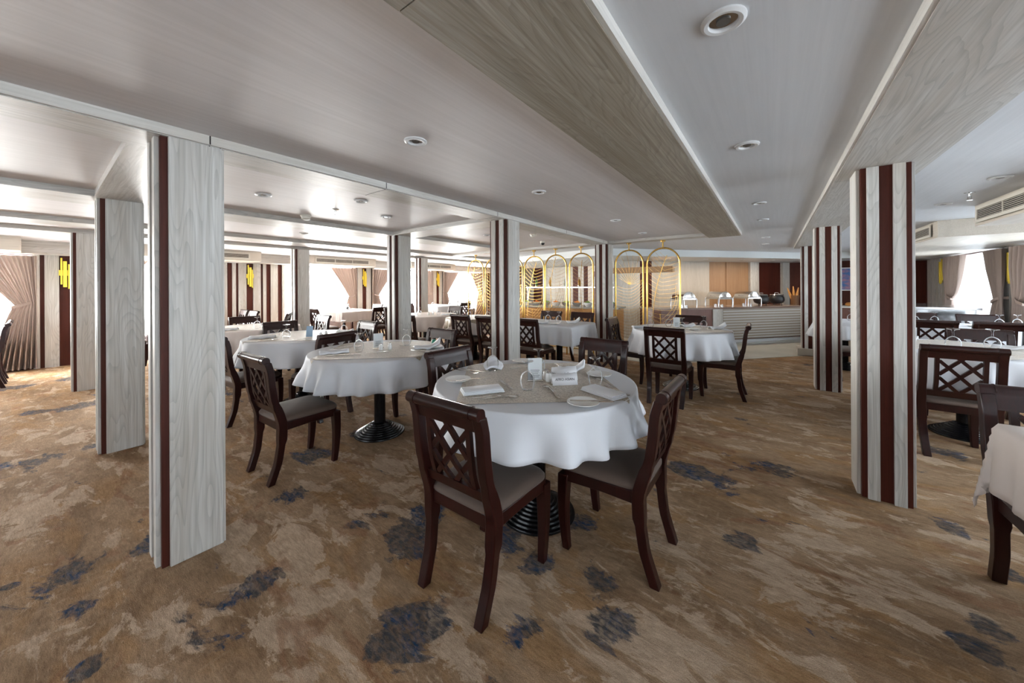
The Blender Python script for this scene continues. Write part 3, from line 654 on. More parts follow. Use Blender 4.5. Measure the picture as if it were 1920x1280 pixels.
ware('menu', -1.205, 1.86, 'beside shakers on nearest round table', YAW, scale=.95)
ware('shaker', -1.13, 1.90, 'right of menu holder on nearest table'); ware('shaker', -1.17, 1.935, 'partly behind menu holder on nearest table')
def place_card(x, y, rz, text, w_, h, lab, z=.8055, size=.02, tilt=.35):
    t = thing('name_card', lab, 'name card', (x, y, z), rz); mb = MB(); s = math.sin(tilt)*h; c = math.cos(tilt)*h
    mb.add([(-w_/2, -s, 0), (w_/2, -s, 0), (w_/2, 0, c), (-w_/2, 0, c), (-w_/2, s, 0), (w_/2, s, 0)], [(0, 1, 2, 3), (3, 2, 5, 4)])
    o = mb.obj('folded_card', PAPER, t, fix=False); so = o.modifiers.new('thickness', 'SOLIDIFY'); so.thickness = .0012
    cu = bpy.data.curves.new('printed_text', 'FONT'); cu.body = text; cu.size = size; cu.align_x = 'CENTER'; cu.align_y = 'CENTER'; cu.extrude = .0002; cu.materials.append(INK)
    q0 = bpy.data.objects.new('text_shape', cu); COL.objects.link(q0); bpy.context.view_layer.update()
    me = bpy.data.meshes.new_from_object(q0.evaluated_get(bpy.context.evaluated_depsgraph_get())); me.name = 'printed_text'; bpy.data.objects.remove(q0)
    q = bpy.data.objects.new('printed_text', me); COL.objects.link(q); q.parent = o
    q.location = (0, -s*.5-.0026, c*.5); q.rotation_euler = (PI/2-tilt, 0, 0); return t
place_card(-1.02, 1.90, YAW+.12, 'AFRO ASIAN', .155, .070, 'white folded name card reading AFRO ASIAN', size=.021)
place_card(-1.07, 1.99, YAW+.22, 'Chateau LaFayette', .165, .088, 'white name card with larger lettering behind the other card', size=.0215, tilt=.3).location.z = .8255-.02
# chairs round it
chair(-1.15, 1.335, 0, 'in front foreground, back toward the camera')
chair(-.70, 1.885, 90, 'at right of nearest round table, seat half under cloth')
chair(-1.76, 1.925, -90, 'at left of nearest round table, between both near tables')
chair(-1.25, 2.79, 180, 'behind nearest round table, facing camera')
# ---- second round table
T2 = (-3.05, 1.96)
pedestal_table(*T2, 'round table whose black stepped pedestal base shows fully', R_=.585)
f2 = cloth(*T2, 'white cloth on round table with visible pedestal', R_=.60, seed=9, drop=.262)
topper(*T2, 'beige patterned topper on round table with visible pedestal', f2, R_=.60, half=.455, rz=.76)
n2 = 'second round table'
ware('glass', -3.10, 1.78, 'front left of %s' % n2); ware('glass', -3.02, 2.25, 'right of shakers on %s' % n2)
ware('menu', -3.10, 1.98, 'with card on %s' % n2, 1.2); ware('shaker', -2.98, 1.93, 'nearer one on %s' % n2); ware('shaker', -2.94, 2.00, 'farther one on %s' % n2)
crumpled(-3.20, 1.60, 1.15, 'rolled white napkin at left end of second round table', lift=.0, l=.24); crumpled(-2.70, 2.25, .9, 'white napkin with raised corner at right of second table', lift=.07, l=.24)
for k, x, y, a, l in (('knife', -3.00, 1.62, .9, 'front'), ('fork', -3.05, 1.56, .9, 'front left'), ('spoon', -2.93, 2.20, .3, 'back centre'), ('knife', -2.88, 1.85, 1.1, 'centre'), ('fork', -3.38, 1.85, 1.2, 'back left'), ('spoon', -3.42, 1.78, 1.2, 'back left'), ('knife', -2.62, 2.1, .3, 'right')): ware(k, x, y, l+' of '+n2, a, .807)
ware('plate', -2.66, 2.30, 'right end of %s' % n2)
tag(MB().lathe([(.022, 0), (.024, .01), (.024, .045), (.018, .055), (0, .055)], 16).obj('green_jar', plain('green_glaze', (.03, .22, .14), .3), loc=(-2.80, 2.42, .8055)), 'small green jar at right of second round table', 'jar')
chair(-3.05, 1.225, 2, 'alone in left foreground, seat angled to second table')
chair(-3.08, 2.50, 181, 'behind right end of second round table')
# ---- third and fourth round tables of the row
T3 = (-4.70, 1.97)
pedestal_table(*T3, 'third round table of the left row'); f3 = cloth(*T3, 'white cloth on third round table, left of chair back', seed=15, drop=.28, mat=CLOTH); topper(*T3, 'beige topper on third round table of left row', f3, rz=.8)
n3 = 'third round table'
for x, y, l in ((-4.55, 1.72, 'front'), (-4.45, 2.35, 'right')): ware('glass', x, y, l+' of '+n3)
tag(MB().box(-.035, .035, -.004, .004, 0, .13, Matrix.Rotation(-.25, 4, 'X')).obj('drinks_card', plain('pale_blue_card', (.35, .50, .66), .4), loc=(-4.50, 1.95, .8055)), 'leaning pale blue card on third round table', 'card').rotation_euler = (0, 0, .9)
ware('shaker', -4.32, 2.0, 'nearer, on %s' % n3); ware('shaker', -4.36, 2.08, 'farther, on %s' % n3)
crumpled(-4.85, 1.58, 1.0, 'rolled napkin at left end of third round table', lift=0, l=.26); crumpled(-4.55, 2.42, .8, 'napkin at back of third round table', lift=.02)
for k, x, y, a, l in (('knife', -4.55, 1.58, 1, 'front'), ('fork', -4.62, 1.55, 1, 'front left'), ('knife', -4.3, 1.8, .9, 'right front'), ('spoon', -4.75, 1.75, .9, 'centre left')): ware(k, x, y, l+' of '+n3, a, .807)
chair(-4.05, 1.88, 98, 'between second and third round tables, facing left'); chair(-4.67, 2.53, 180, 'behind third round table, crest catching window light')
chair(-5.42, 2.08, -90, 'left of third round table, back to fourth table'); chair(-4.60, 1.38, 4, 'mostly hidden by foreground column, front of third table')
T4 = (-6.38, 1.95)
pedestal_table(*T4, 'fourth round table beside left foreground column'); f4 = cloth(*T4, 'pinkish cloth on fourth round table', seed=21, drop=.32, mat=CLOTHP); topper(*T4, 'beige topper on fourth round table', f4, rz=.75)
n4 = 'fourth round table'
ware('glass', -6.10, 1.92, 'on %s' % n4); ware('shaker', -6.02, 2.18, 'left one on %s' % n4); ware('shaker', -5.98, 2.27, 'right one on %s' % n4); crumpled(-6.20, 1.62, 1.0, 'rolled napkin on fourth round table', lift=0)
chair(-6.95, 2.10, -90, 'left of fourth round table, dark crest'); chair(-6.30, 1.18, 0, 'front of fourth round table, seat beside column')
chair(-6.38, 2.72, 180, 'behind fourth round table, pale in the glare')
# window tables on the left wall
def rect_table(x, y, hx, hy, lab, clab, drop, seed, mat, z=.80, legs=True):
    t = thing('dining_table', lab, 'table', (x, y, 0)); MB().box(-hx+.01, hx-.01, -hy+.01, hy-.01, z-.03, z-.004).obj('tabletop', ROSE, t)
    if not legs:
        for px in ((-.3, .3) if hx > .6 else (0,)):
            MB().lathe([(.05, .09), (.05, z-.031)], 20, (px, 0, 0)).obj('pedestal', BLACK, t); MB().lathe([(0, 0), (.20, 0), (.20, .012), (.12, .05), (.055, .10), (0, .10)], 32, (px, 0, 0)).obj('base', BLACK, t)
        return cloth(x, y, clab, seed=seed, rect=(hx, hy), drop=drop, mat=mat, z=z)
    for sx in (-1, 1):
        for sy in (-1, 1): MB().box(sx*(hx-.07)-.025, sx*(hx-.07)+.025, sy*(hy-.07)-.025, sy*(hy-.07)+.025, 0, z-.03).obj('leg', CHAIR, t)
    return cloth(x, y, clab, seed=seed, rect=(hx, hy), drop=drop, mat=mat, z=z)
rect_table(-8.95, 4.85, .66, .50, 'long window table left of striped column', 'blush cloth on window table before the widest window', .26, 31, CLOTHP)
chair(-9.25, 5.62, 180, 'far side of first window table, left one in glare'); chair(-8.72, 5.62, 180, 'far side of first window table, right one')
chair(-7.95, 4.98, 90, 'right end of first window table, facing left'); chair(-8.55, 4.08, 0, 'near side of first window table, orange crest')
chair(-9.2, 4.08, 0, 'near side of first window table, farther left')
tag(dup(WARE['menu'], (-9.1, 4.9, .8055), 1.0), 'clear menu holder on first window table', 'menu holder'); ware('glass', -8.8, 4.75, 'on first window table')
rect_table(-8.85, 7.75, .66, .50, 'long window table farther back, by second window pier', 'white cloth on far window table by second sconce', .26, 33, CLOTH)
chair(-9.15, 8.55, 180, 'far side of far window table, left one'); chair(-8.55, 8.55, 180, 'far side of far window table, right one'); chair(-7.85, 7.8, 90, 'right end of far window table'); chair(-8.9, 6.98, 0, 'near side of far window table')
for x, y, l in ((-8.7, 7.5, 'left one'), (-8.35, 7.9, 'right one')): ware('glass', x, y, l+' on far window table')
rect_table(-9.3, 1.65, .60, .42, 'window table glimpsed between left foreground columns', 'white cloth glimpsed between left foreground columns', .28, 35, CLOTH)
chair(-9.45, 2.45, 180, 'by wall pier, left of pair with glare'); chair(-8.85, 2.45, 180, 'by wall pier, right of pair with glare'); chair(-9.3, .95, 0, 'seen between left foreground columns'); chair(-8.3, 1.5, 90, 'seen behind gap between left columns')
chair(-7.6, 2.62, 150, 'glaring pale back near peach column'); 
rect_table(-9.3, -1.35, .60, .42, 'window table at the far left picture edge', 'white cloth on table at far left edge', .26, 37, CLOTH)
chair(-8.95, -.55, 180, 'at far left edge beside the tied curtain'); chair(-9.5, -.55, 180, 'far left edge, nearer the wall')
# ---- middle tables
T11 = (-6.05, 5.0)
pedestal_table(*T11, 'round table with blush cloth behind second-row striped column'); f = cloth(*T11, 'blush cloth right of second-row striped column', R_=.66, seed=41, drop=.30, mat=CLOTHP)
chair(-5.22, 4.02, 20, 'showing only its brown seat beside striped column'); chair(-6.3, 5.85, 180, 'behind blush-clothed round table'); chair(-6.95, 5.0, -90, 'left of blush-clothed round table'); 
ware('glass', -5.95, 4.75, 'on blush-clothed round table'); ware('glass', -5.75, 5.1, 'farther, on blush-clothed round table'); crumpled(-5.55, 5.15, .6, 'napkin on blush-clothed round table', lift=.02)
ware('shaker', -5.82, 4.9, 'left on blush-clothed table'); ware('shaker', -5.75, 4.95, 'right on blush-clothed table')
T13 = (-4.72, 5.12)
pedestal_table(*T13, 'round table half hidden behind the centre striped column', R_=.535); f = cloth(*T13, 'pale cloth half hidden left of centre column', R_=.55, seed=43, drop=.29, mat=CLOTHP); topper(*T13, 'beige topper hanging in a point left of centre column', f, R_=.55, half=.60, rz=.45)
chair(-4.42, 4.72-.02, 0, 'left of centre column, seat toward hidden table'); chair(-5.0, 5.98, 180, 'far side of table hidden by centre column')
ware('glass', -4.75, 5.0, 'on table left of centre column'); ware('glass', -4.45, 5.2, 'on table behind centre column')
T5 = (-3.10, 5.06); RX = (.73, .42)
rect_table(*T5, *RX, 'long rectangular table in front of the gold screens', 'white cloth with long pointed corner before gold screens', .30, 45, CLOTH, legs=False)
chair(-2.98, 4.62, 0, 'right of centre column, back to camera'); chair(-3.78, 4.66, 0, 'hidden partly by centre column, left edge')
chair(-3.50, 5.72, 180, 'far side of screen table, left one'); chair(-2.84, 5.72, 180, 'far side of screen table, right one')
for x, y, l in ((-3.62, 4.95, 'left'), (-3.05, 5.12, 'middle'), (-2.82, 5.08, 'right')): ware('glass', x, y, l+' on table before gold screens', scale=1.05)
crumpled(-2.62, 5.2, .7, 'folded napkin at right of table before gold screens', lift=.06); crumpled(-3.0, 4.85, .5, 'folded napkin at front of table before gold screens', lift=.02); ware('plate', -2.75, 4.8, 'on table before gold screens'); ware('fork', -2.55, 4.95, 'hanging near corner of screen table', .3, .807)
T6 = (-1.04, 5.31)
pedestal_table(*T6, 'round table in front of the buffet counter'); f6 = cloth(*T6, 'white cloth on round table before the buffet counter', seed=51, drop=.325, flare=.15); topper(*T6, 'beige topper on round table before buffet', f6, rz=.7)
n6 = 'table before buffet'
for x, y, l in ((-1.42, 5.25, 'far left'), (-1.22, 5.45, 'second from left'), (-.98, 5.12, 'nearest, centre'), (-.78, 5.52, 'right')): ware('glass', x, y, l+' on '+n6)
ware('menu', -1.10, 5.38, 'among glasses on %s' % n6, YAW); ware('napkin', -1.52, 5.12, 'left edge of %s' % n6, .6); crumpled(-.62, 5.55, .6, 'napkin with point at right edge of table before buffet', lift=.06)
ware('plate', -.85, 5.22, 'front right of %s' % n6); ware('knife', -.72, 5.35, 'right of %s' % n6, .8, .807); ware('fork', -.9, 5.05, 'front of %s' % n6, .8, .807); crumpled(-1.0, 5.6, .9, 'round-folded napkin behind glasses on table before buffet', lift=.02)
chair(-1.02, 4.60, 0, 'before buffet table, square back toward camera'); chair(-.54, 5.22, 92, 'right of buffet table, seen in profile')
chair(-1.72, 5.30, -88, 'left of buffet table, beside gold screens'); chair(-1.08, 6.02, 180, 'far side of buffet table, dark crest')
# ---- right-hand tables
T7 = (1.42, 5.12)
pedestal_table(*T7, 'table right of the large striped column', rect=None, R_=.62); f7 = cloth(*T7, 'white cloth right of the large striped column', R_=.64, seed=61, drop=.30); topper(*T7, 'beige topper on table right of large column', f7, R_=.64, half=.48, rz=.75)
n7 = 'table right of large column'
for x, y, l in ((1.30, 4.92, 'left, before brown crest,'), (1.56, 5.05, 'right, before brown crest,')): ware('glass', x, y, l+' on '+n7, scale=1.15)
crumpled(1.72, 5.25, -.4, 'white napkin right of two glasses on right table', lift=.03); crumpled(1.08, 5.35, -.4, 'napkin peeking beside large striped column', lift=.04)
for k, x, y, a, l in (('knife', 1.55, 4.78, 2.2, 'front'), ('fork', 1.65, 4.85, 2.2, 'front right'), ('knife', 1.0, 5.0, 1, 'left'), ('spoon', 1.85, 4.95, 2.2, 'right')): ware(k, x, y, l+' of '+n7, a, .807)
chair(1.18, 4.58, 0, 'right of large striped column, back to camera'); chair(1.76, 5.70, 180, 'behind the two glasses, brown back facing camera'); chair(1.10, 5.85, 180, 'brown edge peeking from large striped column')
T8 = (2.12, 8.0)
rect_table(*T8, .66, .42, 'farther table at right before the steel counter', 'white cloth on farther right-hand table', .26, 65, CLOTH)
for x, y, l in ((1.74, 8.0, 'far left'), (1.96, 8.10, 'second'), (2.50, 7.9, 'third'), (2.70, 8.05, 'far right')): ware('glass', x, y, l+' on farther right-hand table')
chair(1.72, 7.46, 0, 'farther right, left of the dark pair'); chair(2.30, 7.52, 0, 'farther right, right of the dark pair'); chair(1.98, 8.72, 180, 'beyond farther right table, left brown crest'); chair(2.60, 8.60, 180, 'beyond farther right table, right brown crest')
crumpled(1.98, 7.85, -.3, 'napkin on farther right-hand table', lift=.03); ware('plate', 2.25, 7.8, 'on farther right-hand table')
chair(.98, 7.15, 90, 'seen in gap between right-hand striped columns')
pedestal_table(.95, 8.05, 'small table seen in gap between right-hand columns', R_=.36); cloth(.95, 8.05, 'white cloth in gap between right-hand columns', R_=.38, seed=67, drop=.3); ware('glass', 1.02, 7.98, 'in gap between right-hand columns')
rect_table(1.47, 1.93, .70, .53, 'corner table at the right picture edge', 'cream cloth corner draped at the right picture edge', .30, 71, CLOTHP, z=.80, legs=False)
chair(1.03, 2.45, 182, 'tucked under cloth at right edge'); 
# ------------------------------------------------------------------ gold screens
def inside(x, z, hw, zt):
    if abs(x) > hw: return False
    return z < zt-hw or x*x+(z-(zt-hw))**2 < hw*hw
def screen(x, y, lab, var, hw=.245, zt=2.04, zb=.02):
    t = thing('gold_screen', lab, 'screen', (x, y, 0)); pts = [(-hw, 0, zb), (-hw, 0, .7)]+[(-hw*math.cos(a), 0, zt-hw+hw*math.sin(a)) for a in [PI*k/20 for k in range(21)]]+[(hw, 0, .7), (hw, 0, zb)]
    MB().tube(pts, .015, 8).obj('arch_frame', GOLD, t, ang=60)
    MB().tube([(-hw, 0, .16), (hw, 0, .16)], .010, 6).obj('bottom_bar', GOLD, t)
    MB().lathe([(.045, 0), (.045, .02), (.012, .024), (.012, .12)][::-1] and [(.011, 0), (.011, ZB-zt-.025), (.042, ZB-zt-.022), (.042, ZB-zt)], 16, (0, 0, zt+.006)).obj('ceiling_mount', GOLD, t)
    mb = MB(); hi, zi = hw-.012, zt-.012
    def line(p0, p1, bend, r=.0027, flip=1):
        pts = []; n = 12; dx, dz = p1[0]-p0[0], p1[1]-p0[1]; L = math.hypot(dx, dz) or 1
        for i in range(n+1):
            u = i/n; o = bend*math.sin(PI*u)*L; xx = p0[0]+dx*u-dz/L*o; zz = p0[1]+dz*u+dx/L*o
            if inside(xx, zz, hi, zi) and zz > .16: pts.append((xx, 0, zz))
            elif pts: break
        if len(pts) > 1: mb.tube(pts, r, 4)
    m = 1 if var % 2 else -1
    def leaf(root, ang0, length, spread, nr, bend):
        tip = (root[0]+length*math.sin(ang0), root[1]+length*math.cos(ang0)); line(root, tip, bend*.4, .006)
        for k in range(nr):
            u = (k+.5)/nr; bx, bz = root[0]+(tip[0]-root[0])*u*.9, root[1]+(tip[1]-root[1])*u*.9
            for s in (-1, 1):
                a = ang0+s*(spread*(1-.45*u)); line((bx, bz), (bx+.62*math.sin(a), bz+.62*math.cos(a)), -s*bend, .0026)
    v = var % 4
    if v == 0: leaf((m*.10, .95), -m*.12, 1.15, 1.05, 15, .16); leaf((-m*.05, .18), m*.25, .9, 1.1, 13, .12)
    elif v == 1: leaf((-m*.18, .75), m*.22, 1.3, 1.2, 17, .12); leaf((m*.10, .18), -m*.2, .75, 1.0, 12, .15)
    elif v == 2:
        for k in range(13):
            a = -1.2+2.4*k/12; line((0, 1.42), (.9*math.sin(a), 1.42+.9*math.cos(a)), .08*m)
        for k in range(22): line((-hi, .25+k*.055), (hi, .55+k*.055-.2), .22*m)
    else: leaf((m*.12, .35), -m*.05, 1.7, 1.2, 22, .12)
    mb.obj('leaf_bars', GOLD, t, ang=60)
scr = ['at far left, against the window', 'just left of the centre column', 'hidden behind the centre column', 'immediately right of the centre column', 'middle of the three left of inner column', 'just left of the inner striped column', 'just right of inner striped column', 'rightmost, beside the chafing dishes']
for i, x in enumerate((-5.82, -5.26, -4.68, -4.13, -3.60, -3.03, -2.09, -1.51)): screen(x, 6.36, 'gold arched leaf screen '+scr[i], (0, 3, 1, 1, 0, 3, 2, 1)[i], hw=.25 if i != 7 else .265, zt=2.04)
# ------------------------------------------------------------------ buffet
AB = math.atan2(uy, ux)
def dmat(a, off, z=0): p = diag(PB, a, off); return Matrix.Translation((p[0], p[1], z)) @ Matrix.Rotation(AB, 4, 'Z')
t = thing('buffet_counter', 'long diagonal buffet counter with white-lined slat front', 'counter', (*PB, 0), AB)
MB().box(-1.85, 2.42, .03, .78, .08, .83).obj('body', ROSE, t); MB().box(-1.9, 2.45, 0, .82, .83, .87).obj('countertop', plain('brown_stone_top', (.24, .17, .14), .22, noise=.2, sc=20), t, bevel=.004)
MB().box(-1.85, 2.42, .06, .75, .006, .08).obj('toe_kick', plain('pale_toe_kick', (.75, .78, .8), .4), t)  # toe kick in one even pale blue-white
MB().box(-.17, 2.20, .012, .030, .10, .82).obj('front_panel', plain('oatmeal_slat_panel', (.36, .31, .255), .5), t)
sl = MB()
for k in range(11): sl.box(-.17, 2.20, .002, .013, .125+k*.064, .139+k*.064)
sl.obj('white_line', plain_white, t); MB().box(-.46, -.18, .010, .03, .09, .83).obj('pale_pilaster', W_V, t); MB().box(2.21, 2.40, .010, .03, .09, .83).obj('pale_pilaster', W_V, t)
# lowered ceiling and fascia over the buffet
fz = 2.06
trim(poly_prism(MB(), [diag(PB, -3.4, -.05), diag(PB, 2.6, -.05), (X1, 12.4), (X1, Y1), (-6.6, Y1), (-6.6, 8.2)], fz, ZC), plain('white_bulkhead', (.60, .62, .62), .45))
# back wall of the buffet: upright panels of several veneers, parallel to the counter
def cross(u, off):
    """a along the diagonal where the sight line through picture column u meets the line off behind the counter front"""
    d = fw+rt*((u-960)/660.0); ox, oy = diag(PB, 0, off); det = d.x*(-uy)+ux*d.y
    return (d.x*oy-d.y*ox)/(ux*d.y-uy*d.x)*-1 if False else ((oy*d.x-ox*d.y)/(ux*d.y-uy*d.x))
OB = 1.35
for u0, u1, m_, th in ((1150, 1200, W_V, .0), (1200, 1222, MAHO, 0), (1222, 1330, BEIGE, .0), (1330, 1361, TAN, 0), (1361, 1402, TAN, .02), (1402, 1418, W_V, .09), (1418, 1463, MAHO, 0), (1463, 1475, W_V, .09), (1475, 1491, MAHO, 0), (1491, 1497, W_V, .05), (1497, 1507, MAHO, 0), (1507, 1512, W_V, .05), (1512, 1560, MAHO, 0)):
    a, b = cross(u0, OB), cross(u1, OB); trim(MB().box(a, b, -th, .1, 0, fz, dmat(0, OB)), m_)
def chafing(a, off, lab, rz=0):
    p = diag(PB, a, off); t = thing('chafing_dish', lab, 'chafing dish', (p[0], p[1], .87), AB+rz); n = 16
    lid = MB(); sec = [(.155*math.cos(PI*k/n), .150*math.sin(PI*k/n)) for k in range(n+1)]
    lid.sweep([[(x, y*s, .225+z*s) for y, z in sec] for x, s in ((-.25, .93), (-.245, 1), (.245, 1), (.25, .93))]); lid.obj('roll_top_lid', STEEL, t, ang=30)
    MB().box(-.26, .26, -.165, .165, .185, .222).obj('water_pan', STEEL, t, bevel=.006)
    for sx in (-1, 1):
        MB().tube([(sx*.262, -.172, 0), (sx*.262, -.172, .20), (sx*.262, -.14, .235), (sx*.262, .14, .235), (sx*.262, .172, .20), (sx*.262, .172, 0)], .014, 8).obj('end_frame', STEEL, t, ang=60)
    MB().tube([(-.05, -.158, .26), (-.05, -.185, .27), (.05, -.185, .27), (.05, -.158, .26)], .006, 6).obj('handle', STEEL, t, ang=60)
    MB().lathe([(.035, 0), (.035, .06), (0, .06)], 14, (-.12, 0, 0)).lathe([(.035, 0), (.035, .06), (0, .06)], 14, (.12, 0, 0)).obj('burner', STEEL, t)
for u, l in ((1281, 'leftmost roll-top chafing dish, partly behind gold screen'), (1347, 'middle roll-top chafing dish on the buffet'), (1400, 'rightmost roll-top chafing dish, next to kettles')):
    chafing(cross(u, .36), .36, 'polished '+l, rz=-AB-.85)
def kettle(a, off, lab):
    p = diag(PB, a, off); t = thing('soup_kettle', lab, 'soup kettle', (p[0], p[1], .87))
    MB().lathe([(0, .035), (.09, .04), (.15, .07), (.175, .13), (.165, .20), (.145, .245), (.155, .26), (.15, .268), (0, .268)], 28).obj('pot', KETTLE, t, ang=50)
    MB().lathe([(.148, .268), (.14, .285), (.06, .300), (0, .302)], 26).obj('lid', STEEL, t)
    MB().tube([(-.04, 0, .30), (-.035, 0, .325), (.035, 0, .325), (.04, 0, .30)], .006, 6).obj('lid_handle', STEEL, t)
    for k in range(3): q = 2*PI*k/3; MB().tube([(.10*math.cos(q), .10*math.sin(q), .05), (.115*math.cos(q), .115*math.sin(q), 0)], .010, 6).obj('leg', KETTLE, t)
kettle(cross(1427, .42), .42, 'black soup kettle next to the chafing dishes'); kettle(cross(1456, .42), .42, 'black soup kettle nearer the bread basket')
a = cross(1490, .40); p = diag(PB, a, .40)
t = thing('bread_basket', 'tall wicker basket holding baguettes behind striped column', 'basket', (p[0], p[1], .87)); mb = MB()
MB().lathe([(0, 0), (.09, 0), (.085, .12), (.10, .25), (.095, .25), (.08, .12), (.08, .01), (0, .01)], 20).obj('wicker_body', WICKER, t)
for k, (dx, dy, ln, l) in enumerate(((-.10, -.03, .42, 'baguette leaning out left of the wicker basket'), (-.02, .02, .46, 'seeded loaf standing in middle of wicker basket'), (.05, .0, .43, 'loaf leaning right in the wicker basket'))):
    b0 = Vector((p[0]+dx*.25, p[1]+dy*.3, .90)); b1 = b0+Vector((dx*1.3, dy, ln)); pts = [b0.lerp(b1, i/10) for i in range(11)]
    tag(MB().tube([q-b0 for q in pts], .03, 10, [.030*min(1, .35+1.6*min(i/10, 1-i/10)) for i in range(11)]).obj('bread_loaf', BREAD, ang=60, loc=b0), l, 'bread')
# salad bar behind the screens
SB = (-4.3, 8.35)
t = thing('salad_bar', 'honey wood salad bar behind the gold screens', 'counter', (*SB, 0), .10)
MB().box(-1.4, 1.3, -.35, .35, .006, .84).obj('body', HONEY, t); MB().box(-1.45, 1.35, -.4, .4, .84, .88).obj('countertop', plain('grey_stone_top', (.33, .33, .32), .2, noise=.2, sc=15), t)
t = thing('glass_guard', 'glass sneeze guard with lit tube over salad bar', 'sneeze guard', (SB[0], SB[1], .88), .10)
MB().box(-1.3, 1.25, -.28, .28, .50, .508).obj('shelf', ACRYL, t)
for x in (-1.25, 0, 1.2): MB().tube([(x, 0, 0), (x, 0, .50)], .012, 8).obj('post', STEEL, t)
MB().tube([(-1.2, -.2, .485), (1.2, -.2, .485)], .010, 8).obj('light_tube', TUBE, t)
k = 0
for i in range(9):
    x = SB[0]-1.2+i*.29; y = SB[1]-.12+.10*(x-SB[0])
    o = tag(MB().lathe([(0, 0), (.06, 0), (.11, .06), (.125, .10), (.118, .10), (.10, .06), (0, .02)], 22).obj('salad_bowl', STEEL if i % 3 else CHINA, loc=(x, y, .88)), 'bowl %s on the salad bar behind screens' % ('heaped with green leaves, %s' % ('first', 'second', 'third', 'fourth', 'fifth')[i//2] if i % 2 == 0 else 'of orange pieces, %s' % ('first', 'second', 'third', 'fourth')[i//2]), 'bowl')
    mb = MB()
    for q in range(40):
        an = R.uniform(0, 6.28); rr = R.uniform(0, .085); mb.lathe([(0, -.02), (.02, 0), (0, .015)], 5, (rr*math.cos(an), rr*math.sin(an), .105-rr*.3+R.uniform(0, .03)), m=None)
    tag(mb.obj('salad_heap', GREEN if i % 2 == 0 else RUSTY, loc=(x, y, .88)), '%s in %s bowl on the salad bar' % ('green leaves' if i % 2 == 0 else 'orange pieces', ('leftmost', 'second', 'third', 'fourth', 'middle', 'sixth', 'seventh', 'eighth', 'rightmost')[i]), 'food', None, 'stuff')
for i in range(6):
    x = SB[0]-1.1+i*.42; tag(MB().lathe([(0, 0), (.035, 0), (.035, .15), (.012, .20), (.012, .25), (0, .25)], 14).obj('bottle', plain('bottle_%d' % i, R.choice(((.05, .12, .03), (.30, .14, .02), (.5, .5, .45))), .15), loc=(x, SB[1]+.2+.1*(x-SB[0]), 1.389)), 'bottle standing %s on glass shelf behind screens' % ('first', 'second', 'third', 'fourth', 'fifth', 'sixth')[i], 'bottle')
# hood beam and the panelled wall behind the salad bar
tag(MB().box(-3.4, -1.9, 8.9, 9.1, 1.72, 1.86).obj('hood_beam', TAN), 'brown wooden beam hanging over buffet behind gold screens', 'beam')
for x0, x1, m_ in ((-7.6, -7.1, W_V), (-7.1, -6.7, MAHO), (-6.7, -6.2, W_V), (-6.2, -5.5, BEIGE), (-5.5, -5.3, MAHO), (-5.3, -5.1, W_V), (-5.1, -4.95, MAHO), (-4.95, -4.6, BOXW), (-4.6, -3.9, BEIGE), (-3.9, -3.7, MAHO), (-3.7, -3.5, W_V), (-3.5, -2.3, W_V)):
    trim(MB().box(x0, x1, 10.9, 11.0, 0, fz), m_)
trim(MB().box(-7.62, -7.56, 9.9, 11, 0, ZC), TAN)
tag(MB().box(-.3, .3, -.25, .25, 0, 1.85).obj('display_cabinet', ROSE, loc=(-4.2, 10.6, .006)), 'tall rosewood cabinet behind the gold screens', 'cabinet')
# ------------------------------------------------------------------ right far corner
t = thing('steel_counter', 'stainless steel serving counter under right-hand window', 'counter', (2.32, 10.4, 0))
MB().box(-.45, .45, -.9, .9, .006, .95).obj('cabinet', STEEL, t, bevel=.004); MB().box(-.5, .5, -.95, .95, .95, .99).obj('worktop', STEEL, t, bevel=.004)
for k in range(2): MB().box(-.46, -.45, -.8+k*.85, -.05+k*.85, .18, .85).obj('door', STEEL, t)
t = thing('wall_picture', 'blue and pink framed picture seen between right-hand columns', 'picture', (1.62, Y1-.03, 1.55)); MB().box(-.42, .42, -.03, 0, -.32, .32).obj('frame', plain_white, t)
pm, nt, b = new('abstract_blue_print'); n_ = nt.nodes.new('ShaderNodeTexNoise'); n_.inputs['Scale'].default_value = 6; r_ = nt.nodes.new('ShaderNodeValToRGB')
r_.color_ramp.elements[0].position = .4; r_.color_ramp.elements[0].color = (.06, .16, .42, 1); r_.color_ramp.elements[1].position = .65; r_.color_ramp.elements[1].color = (.40, .20, .28, 1)
nt.links.new(n_.outputs['Fac'], r_.inputs[0]); nt.links.new(r_.outputs[0], b.inputs['Base Color']); MB().box(-.39, .39, -.034, -.03, -.29, .29).obj('print', pm, t)
t = thing('sideboard', 'dark sideboard with breads under the blue picture', 'sideboard', (1.6, 12.7, 0)); MB().box(-.7, .7, -.3, .3, .006, .80).obj('body', ROSE, t); MB().box(-.73, .73, -.33, .33, .80, .84).obj('top', plain_white, t)
for k in range(5): tag(MB().lathe([(0, 0), (.07, .01), (.09, .05), (.06, .09), (0, .10)], 14, sy=.7).obj('bread_roll', BREAD, loc=(1.15+k*.22, 12.6, .84)), 'round loaf, %s from left, on sideboard under picture' % ('first', 'second', 'third', 'fourth', 'fifth')[k], 'bread')
